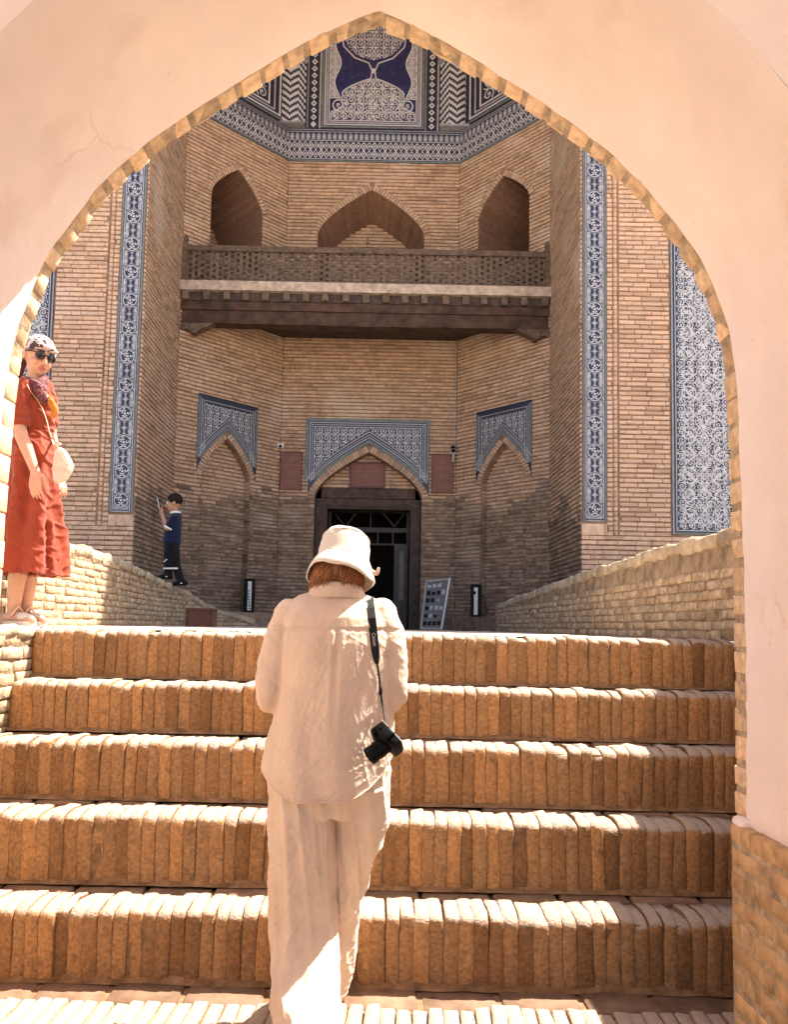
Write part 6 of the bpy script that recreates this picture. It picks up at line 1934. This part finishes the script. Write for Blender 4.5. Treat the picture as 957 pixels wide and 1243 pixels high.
# ================= the woman in red =====================================================
YW = 4.28
w2 = thing('person', 'woman in red shirt dress, printed headscarf and dark sunglasses by the arch', 'person')
A2 = lambda x, y, dY=0.0: aY(x, y, YW + dY)
body = MB()
hc2 = A2(47.0, 434)
T2 = rotm((0.70, -.62, -.30), (.30, -.12, 1))
head(body, hc2, T2, 1.0)
limb(body, [A2(40, 472), A2(41, 462), A2(45, 446)], [.042, .044, .045])
limb(body, [A2(42, 590), A2(42, 540), A2(42, 500), A2(41, 476)], [.075, .07, .07, .05], 18)
sh_, el_, wr_ = A2(29, 472, -.10), A2(24.5, 523, -.13), A2(43, 573, -.17)
limb(body, [sh_, sh_.lerp(el_, .5), el_, el_.lerp(wr_, .35), wr_], [.030, .032, .035, .036, .024])
hand(body, wr_, A2(43, 604, -.20) - wr_ + Vector((0, .0, 0)), (.25, .9, .1), .98, .35, 1)
sh3, el3, wr3 = A2(54, 472, .10), A2(62, 525, .16), A2(70, 580, .05)
limb(body, [sh3, sh3.lerp(el3, .5), el3, el3.lerp(wr3, .4), wr3], [.028, .03, .032, .03, .024])
hand(body, wr3, A2(78, 606, -.02) - wr3, (-.6, .5, 0), .95, .7, -1)
for hx, kx, ax_, dY in ((36, 24, 16.5, -.02), (50, 38, 30.5, .07)):
    h_, k_, a_ = A2(hx, 580, dY), A2(kx, 672, dY), A2(ax_, 738, dY)
    a_.z = TERR + .085
    limb(body, [h_, h_.lerp(k_, .5), k_, k_.lerp(a_, .3), a_.lerp(k_, .15), a_], [.06, .055, .050, .052, .037, .034])
    limb(body, [a_ + Vector((-.03, .01, -.045)), a_ + Vector((.05, -.03, -.045)), a_ + Vector((.15, -.09, -.062))], [.033, .034, .022])
bme2 = fuse(body, 'body', .0045, 2)
link('body', bme2, M['skin'], w2, True)
face_bits(w2, hc2, T2, 1.0)
# dress
db_ = MB()
def lev2(mb, rows, n=32):
    secs = []
    for (y, xc, hw, ry) in rows:
        c = A2(xc, y); k = hw * YW / FPX
        secs.append((c, Vector((k, -.03 * 0, 0)), Vector((0, ry, 0))))
    secs.sort(key=lambda s: s[0].z); mb.rings(secs, n)
lev2(db_, [(463, 41, 10, .055), (468, 40, 17, .08), (478, 41, 22, .10), (495, 43, 23.5, .115), (512, 43, 22, .108), (528, 43, 18.5, .095), (540, 42.5, 25, .125), (556, 42, 28.5, .145), (585, 41, 29, .15), (620, 41.5, 31, .155), (660, 42, 34.5, .165), (700, 42.5, 36.5, .175)])
limb(db_, [A2(31, 469, -.085), A2(27, 482, -.105), A2(26, 500, -.115), A2(26.3, 513, -.118)], [.050, .051, .046, .044], 16)
limb(db_, [A2(53, 470, .085), A2(57, 485, .11), A2(60, 512, .13)], [.05, .05, .045], 16)
dme = fuse(db_, 'dress', .0062, 4)
zw = A2(42, 530).z
def dress_d(p, n):
    q = p - Vector((-1.95, YW, 2.2))
    f = max(0, min(1, (zw - p.z) / .5))
    ang = math.atan2(q.y, q.x + .02)
    d = f * .030 * math.sin(ang * 7 + 1.5 * noise.noise(Vector((q.x * 3, q.y * 3, q.z * 2))) * 2) * .7 + (.005 + .016 * f) * noise.noise(Vector((q.x * 12, q.y * 12, q.z * 1.8)))
    d += .010 * noise.noise(Vector((q.x * 14, q.y * 14, q.z * 14)))
    r_ = noise.noise(Vector((q.x * 16 + q.z * 14, q.y * 10, q.z * 9 - q.x * 8)))
    d += .009 * max(0, 1 - abs(r_) * 4)
    # front opening down the skirt
    if p.z < zw - .35:
        k = abs(ang - (-.55)); d -= .028 * max(0, 1 - k / .16) * min(1, (zw - .35 - p.z) / .2)
    if abs(p.z - zw) < .02: d += .004                     # waistband
    if abs(p.z - zw) > .02 and abs(p.z - zw) < .035: d -= .004
    return d
displace(dme, dress_d)
hem2 = A2(42, 698).z
cut(dme, lambda c: c.z > hem2 + .004 * math.sin(c.x * 40))
do = link('dress', dme, M['red'], w2, True)
sdm = do.modifiers.new('thick', 'SOLIDIFY'); sdm.thickness = .004
# patch pocket on the hip
hd = hit_fn(dme)
pts = [hd(x, y, .006) for x, y in ((41, 541), (58, 545), (57.5, 556), (42, 553))]
if all(p is not None for p in pts):
    mb = MB(); mb.quad(*pts); nrm_ = (CO - pts[0]).normalized(); mb.quad(*[p - nrm_ * .02 for p in reversed(pts)])
    for i in range(4): mb.quad(pts[i], pts[(i + 1) % 4], pts[(i + 1) % 4] - nrm_ * .02, pts[i] - nrm_ * .02)
    build(mb, 'pocket', M['red'], do)
mb = MB(); c_ = A2(26.2, 515.5, -.119); axv = (A2(26, 505, -.115) - A2(26.3, 518, -.12)).normalized()
mb.tube([c_ - axv * .012, c_ - axv * .010, c_ + axv * .030, c_ + axv * .032], [.044, .0495, .0495, .044], 18); build(mb, 'sleeve_cuff', M['red'], do, True)
# headscarf cap, knot and tail
mb = MB()
P = lambda x, y, z: hc2 + T2 @ Vector((x, y, z))
mb.ellipsoid(P(0, .016, .030), .086, .106, .100, T2, 24, 16)
fme = fuse(mb, 'headscarf', .0045, 2)
up2 = T2 @ Vector((0, .40, .92)).normalized(); lim = P(0, -.09, .047)
cut(fme, lambda c: (c - lim).dot(up2) > 0)
displace(fme, lambda p, n: .004 * noise.noise(Vector((p.x * 18, p.y * 18, p.z * 45 + p.x * 30))))
hso = link('headscarf', fme, M['scarf_w'], w2, True)
mb = MB(); limb(mb, [P(-.06, -.068, .058), P(0, -.093, .066), P(.06, -.068, .058)], [.010, .012, .010], 10); build(mb, 'scarf_band', M['scarf_w'], hso, True)
mb = MB(); limb(mb, [P(-.03, .10, -.01), P(-.04, .115, -.06), P(-.045, .10, -.12), P(-.05, .085, -.17)], [.028, .034, .030, .018], 12); build(mb, 'scarf_tail', M['scarf_d'], hso, True)
# sunglasses
sg_ = sub('sunglasses', w2)
for k in (-1, 1):
    mb = MB(); c_ = P(k * .033, -.094 + (.006), .010); secs = []
    for d_, r_ in ((-.002, .0255), (.0, .0265), (.002, .0255), (.0025, .001)):
        secs.append((c_ + T2 @ Vector((k * -.0, -d_, 0)), T2 @ Vector((r_, k * .0035 * 0, 0)) + T2 @ Vector((0, abs(r_) * .22 * k * 1, 0)), T2 @ Vector((0, 0, r_ * .92))))
    mb.rings(secs, 20); build(mb, 'lens', M['lens'], sg_, True)
    mb = MB(); mb.tube([P(k * .056, -.082, .020), P(k * .074, -.04, .016), P(k * .080, .02, .012)], .0028, 6); build(mb, 'temple', M['black'], sg_, True)
mb = MB(); mb.tube([P(-.012, -.098, .016), P(0, -.104, .020), P(.012, -.098, .016)], .0028, 6); build(mb, 'bridge', M['black'], sg_, True)
mb = MB(); mb.ellipsoid(P(-.083, .018, -.048), .009, .009, .011, None, 10, 8); build(mb, 'earring', M['metal'], w2, True)
# neck scarf
mb = MB()
limb(mb, [A2(33, 462, -.05), A2(41, 467, -.085), A2(50, 467, -.07), A2(54, 461, -.0)], [.026, .034, .032, .026], 12)
limb(mb, [A2(47, 466, -.085), A2(50, 476, -.10), A2(54, 486, -.105)], [.030, .036, .026], 12)
nme = fuse(mb, 'neck_scarf', .005, 2); displace(nme, lambda p, n: .006 * noise.noise(Vector((p.x * 30, p.y * 30, p.z * 50))))
ns = link('neck_scarf', nme, M['scarf_d'], w2, True)
mb = MB()
limb(mb, [A2(56, 480, -.09), A2(63, 490, -.09), A2(66.5, 499, -.085), A2(63, 506, -.085)], [.016, .021, .022, .012], 12)
nme = fuse(mb, 'scarf_end', .005, 2); displace(nme, lambda p, n: .006 * noise.noise(Vector((p.x * 26, p.y * 26, p.z * 50))))
link('scarf_end', nme, M['scarf_o'], ns, True)
# sandals
for ax_, dY in ((16.5, -.02), (30.5, .07)):
    a_ = A2(ax_, 738, dY); a_.z = TERR
    d_ = Vector((.86, -.5, 0)).normalized(); s2_ = Vector((.5, .86, 0))
    mb = MB(); n = 24
    out = []
    for i in range(n):
        t = 2 * math.pi * i / n; u = math.cos(t); v = math.sin(t)
        out.append(a_ + d_ * (.055 + .135 * u) + s2_ * (.043 * v * (1 + .18 * u)))
    top = [p + Vector((0, 0, .022)) for p in out]; bot = [p + Vector((0, 0, -.004)) for p in out]
    for i in range(n): mb.quad(bot[i], bot[(i + 1) % n], top[(i + 1) % n], top[i])
    mb.add(top, [tuple(range(n))]); sd3 = sub('sandal', w2); build(mb, 'sole', M['shoe'], sd3)
    mb = MB(); limb(mb, [a_ + d_ * .165 + Vector((0, 0, .030)), a_ + d_ * .11 + Vector((0, 0, .038)), a_ + d_ * .03 + Vector((0, 0, .040)), a_ - d_ * .045 + Vector((0, 0, .042))], [.018, .031, .034, .031], 14); build(mb, 'upper', M['shoe'], sd3, True)
    mb = MB(); mb.tube([a_ + d_ * .05 + s2_ * (-.046) + Vector((0, 0, .05)), a_ + d_ * .055 - s2_ * .01 + Vector((0, 0, .104)), a_ + d_ * .05 + s2_ * .046 + Vector((0, 0, .05))], .006, 8); build(mb, 'strap', M['bagtrim'], sd3, True)
# cross-body bag
bag = thing('shoulder_bag', 'small cream leather bucket bag on a thin strap worn by the woman in red', 'bag')
bc = A2(76.5, 567, -.13)
k = YW / FPX
poly = [(-8.5, 20), (-10, 4), (-8, -20), (-3, -24), (5, -18), (12.5, -3), (10.5, 5), (3, 18), (-4, 21)]
mb = MB(); dep = .055
fA = [bc + Vector((u * k, -dep * .5, -v * k)) for u, v in poly]; cn = sum(fA, Vector()) / len(fA)
for q_, off in ((.90, -dep * .25), ):
    front = [cn + (p - cn) * .86 + Vector((0, -dep * .35, 0)) for p in fA]
mid = [p + Vector((0, dep * .3, 0)) for p in fA]; back = [cn + (p - cn) * .86 + Vector((0, dep * 1.1, 0)) for p in fA]
n = len(poly)
for A_, B_ in ((front, mid), (mid, back)):
    for i in range(n): mb.quad(A_[i], A_[(i + 1) % n], B_[(i + 1) % n], B_[i])
mb.add(front, [tuple(range(n))]); mb.add(back, [tuple(reversed(range(n)))])
me = mb.mesh('pouch'); bm = bmesh.new(); bm.from_mesh(me); bmesh.ops.remove_doubles(bm, verts=bm.verts, dist=1e-5); bmesh.ops.recalc_face_normals(bm, faces=bm.faces); bmesh.ops.bevel(bm, geom=bm.edges[:], offset=.003, segments=1, affect='EDGES'); bm.to_mesh(me); bm.free()
link('pouch', me, M['bag'], bag)
mb = MB(); y_f = -dep * 1.02
mb.tube([bc + Vector((u * k, y_f, -v * k)) for u, v in ((-8.5, 4.5), (2, 5.5), (9.5, 4.5))], .0022, 6); mb.tube([bc + Vector((u * k, y_f, -v * k)) for u, v in ((-3, -18), (4, -10), (9, -1))], .0022, 6)
build(mb, 'seam', M['bagtrim'], bag)
mb = MB(); mb.tube([bc + Vector((-6 * k, -.02, 24 * k)), bc + Vector((-3 * k, -.02, 27 * k)), bc + Vector((-8 * k, -.02, 29 * k)), bc + Vector((-9 * k, -.02, 24 * k))], .008, 8); build(mb, 'knot', M['bagtrim'], bag, True)
stp = []
for x, y in ((33, 467), (36, 473), (41, 480), (47, 488), (53, 500), (57, 512), (60.5, 526), (64, 536)):
    p = hd(x, y, .010); stp.append(p if p is not None else A2(x, y, -.13))
stp.append(bc + Vector((-9 * k, -.02, 24 * k)))
P_, r_ = smooth_path(stp, [.006] * len(stp), 3)
mb = MB(); mb.tube(P_, [(.0075, .0025)] * len(P_), 8); build(mb, 'strap', M['bagtrim'], bag, True)

# ================= the boy on the wall ===================================================
YK = 9.35
w3 = thing('person', 'boy in navy shirt and black shorts on the wall, holding up a phone', 'person')
A3 = lambda x, y, dY=0.0: aY(x, y, YK + dY)
body = MB()
hc3 = A3(211, 611)
T3 = rotm((-1, -.12, -.18), (-.05, 0, 1))
head(body, hc3, T3, .98)
limb(body, [A3(213, 630), A3(213, 622), A3(212.5, 614)], [.045, .04, .04])
limb(body, [A3(209, 668), A3(210, 650), A3(212, 632)], [.085, .09, .07], 16)
wrA, wrB = A3(197, 625, -.05), A3(198, 627, .05)
for dY, wq in ((-.10, wrA), (.10, wrB)):
    s_, e_ = A3(211.5, 628, dY), A3(203, 642, dY * 1.1)
    limb(body, [s_, e_, e_.lerp(wq, .5), wq], [.037, .031, .028, .021])
    hand(body, wq, A3(194.5, 615, dY * .4) - wq, (.1, -dY, 0), .78, .5, 1 if dY < 0 else -1)
ftA, ftB = A3(203, 703), A3(221, 711)
for fx, kx, ft in ((206, 205, ftA), (212, 214, ftB)):
    limb(body, [A3(fx, 665), A3(kx, 684), ft + Vector((.0, 0, .05))], [.06, .045, .032])
    limb(body, [ft + Vector((.03, 0, .03)), ft + Vector((-.07, 0, .018))], [.03, .024])
link('body', fuse(body, 'body', .006, 2), M['skin_b'], w3, True)
face_bits(w3, hc3, T3, .98)
mb = MB()
lev3 = lambda rows: [( (aY(a, y, YK) + aY(b, y, YK)) / 2, Vector(((b - a) / 2 * YK / FPX, 0, 0)), Vector((0, ry, 0))) for (y, a, b, ry) in rows]
secs = lev3([(660, 198.5, 219.5, .125), (648, 199.5, 220.5, .12), (636, 203, 221, .125), (628, 206, 220.5, .12), (623, 208.5, 218.5, .07)]); mb.rings(secs, 24)
for dY in (-.10, .10):
    s_, e_ = A3(212, 628, dY), A3(205.5, 638.5, dY * 1.08); limb(mb, [s_, s_.lerp(e_, .6), e_], [.052, .05, .05], 14)
me = fuse(mb, 'shirt', .008, 3); displace(me, lambda p, n: .008 * noise.noise(p * 9) + .004 * noise.noise(p * 22)); sh3o = link('t_shirt', me, M['navycloth'], w3, True)
mb = MB(); c_ = A3(213, 622.5); mb.tube([c_ + Vector((.056 * math.cos(a), .056 * math.sin(a), .004 * math.cos(a))) for a in np.linspace(0, 6.283, 20)], .013, 8); build(mb, 'collar', M['white'], sh3o, True)
for dY in (-.10, .10):
    e_ = A3(205.2, 639.2, dY * 1.08); d_ = (A3(205.5, 638.5, dY * 1.08) - A3(212, 628, dY)).normalized()
    mb = MB(); mb.tube([e_ + d_ * .010, e_ + d_ * .030], .053, 14); build(mb, 'sleeve_trim', M['white'], sh3o, True)
mb = MB()
mb.rings(lev3([(672, 199.5, 217.5, .10), (664, 198.8, 218.5, .115), (656, 199.5, 219, .115)]), 20)
limb(mb, [A3(205.5, 666, -.02), A3(205, 687, -.02)], [.068, .064], 14); limb(mb, [A3(212, 666, .0), A3(213.2, 687, .0)], [.068, .064], 14)
sh4 = link('shorts', fuse(mb, 'shorts', .008, 3), M['blackcloth'], w3, True)
for x, dY in ((205, -.02), (213.2, .0)):
    mb = MB(); c_ = A3(x, 690.3, dY); mb.tube([c_ + Vector((0, 0, -.009)), c_ + Vector((0, 0, .009))], .067, 16); build(mb, 'hem_stripe', M['white'], sh4, True)
mb = MB(); limb(mb, [A3(198.8, 682, -.12), A3(202.5, 679, -.13)], [.006, .006], 8); build(mb, 'side_stripe', M['white'], sh4, True)
for ft, kx in ((ftA, 205), (ftB, 214)):
    kn = A3(kx, 687)
    mb = MB(); limb(mb, [kn, kn.lerp(ft, .5), ft + Vector((0, 0, .05))], [.060, .054, .046], 12); build(mb, 'sock', M['blackcloth'], w3, True)
    mb = MB(); limb(mb, [ft + Vector((.045, 0, .034)), ft + Vector((-.02, 0, .036)), ft + Vector((-.095, 0, .022))], [.036, .040, .028], 12); so_ = build(mb, 'shoe', M['blackcloth'], w3, True)
    mb = MB(); mb.ellipsoid(ft + Vector((-.0, -.040, .03)), .012, .004, .008, None, 8, 6); build(mb, 'shoe_logo', M['white'], so_, True)
# short hair
mb = MB(); P = lambda x, y, z: hc3 + T3 @ Vector((x, y, z))
mb.ellipsoid(P(0, .020, .036), .080, .096, .088, T3, 22, 14)
me = fuse(mb, 'hair', .006, 2); upv = T3 @ Vector((0, .75, 1)).normalized(); lim = P(0, -.07, .062)
cut(me, lambda c: (c - P(0, -.085, .056)).dot(T3 @ Vector((0, 1.35, 1)).normalized()) > 0 and (c - P(0, 0, -.05)).z > 0)
displace(me, lambda p, n: .006 * noise.noise(p * 60)); link('hair', me, M['hair_d'], w3, True)
ph = thing('phone', 'pale smartphone held up by the boy', 'phone')
c_ = A3(193.2, 611.5, 0); ax1 = Vector((-.25, 0, 1)).normalized()
bm = bmesh.new(); bmesh.ops.create_cube(bm, size=1); bmesh.ops.scale(bm, vec=(.009, .072, .15), verts=bm.verts); bmesh.ops.bevel(bm, geom=bm.edges[:], offset=.003, segments=2, affect='EDGES')
bmesh.ops.rotate(bm, verts=bm.verts, cent=(0, 0, 0), matrix=Matrix.Rotation(-.22, 3, 'Y')); bmesh.ops.translate(bm, verts=bm.verts, vec=c_)
me = bpy.data.meshes.new('case'); bm.to_mesh(me); bm.free(); link('case', me, M['white'], ph, True)
mb = MB(); Tm = Matrix.Rotation(-.22, 4, 'Y'); Tm.translation = c_; mb.box(.0046, .0052, -.032, .032, -.07, .07, T=Tm); build(mb, 'screen', M['lens'], ph)
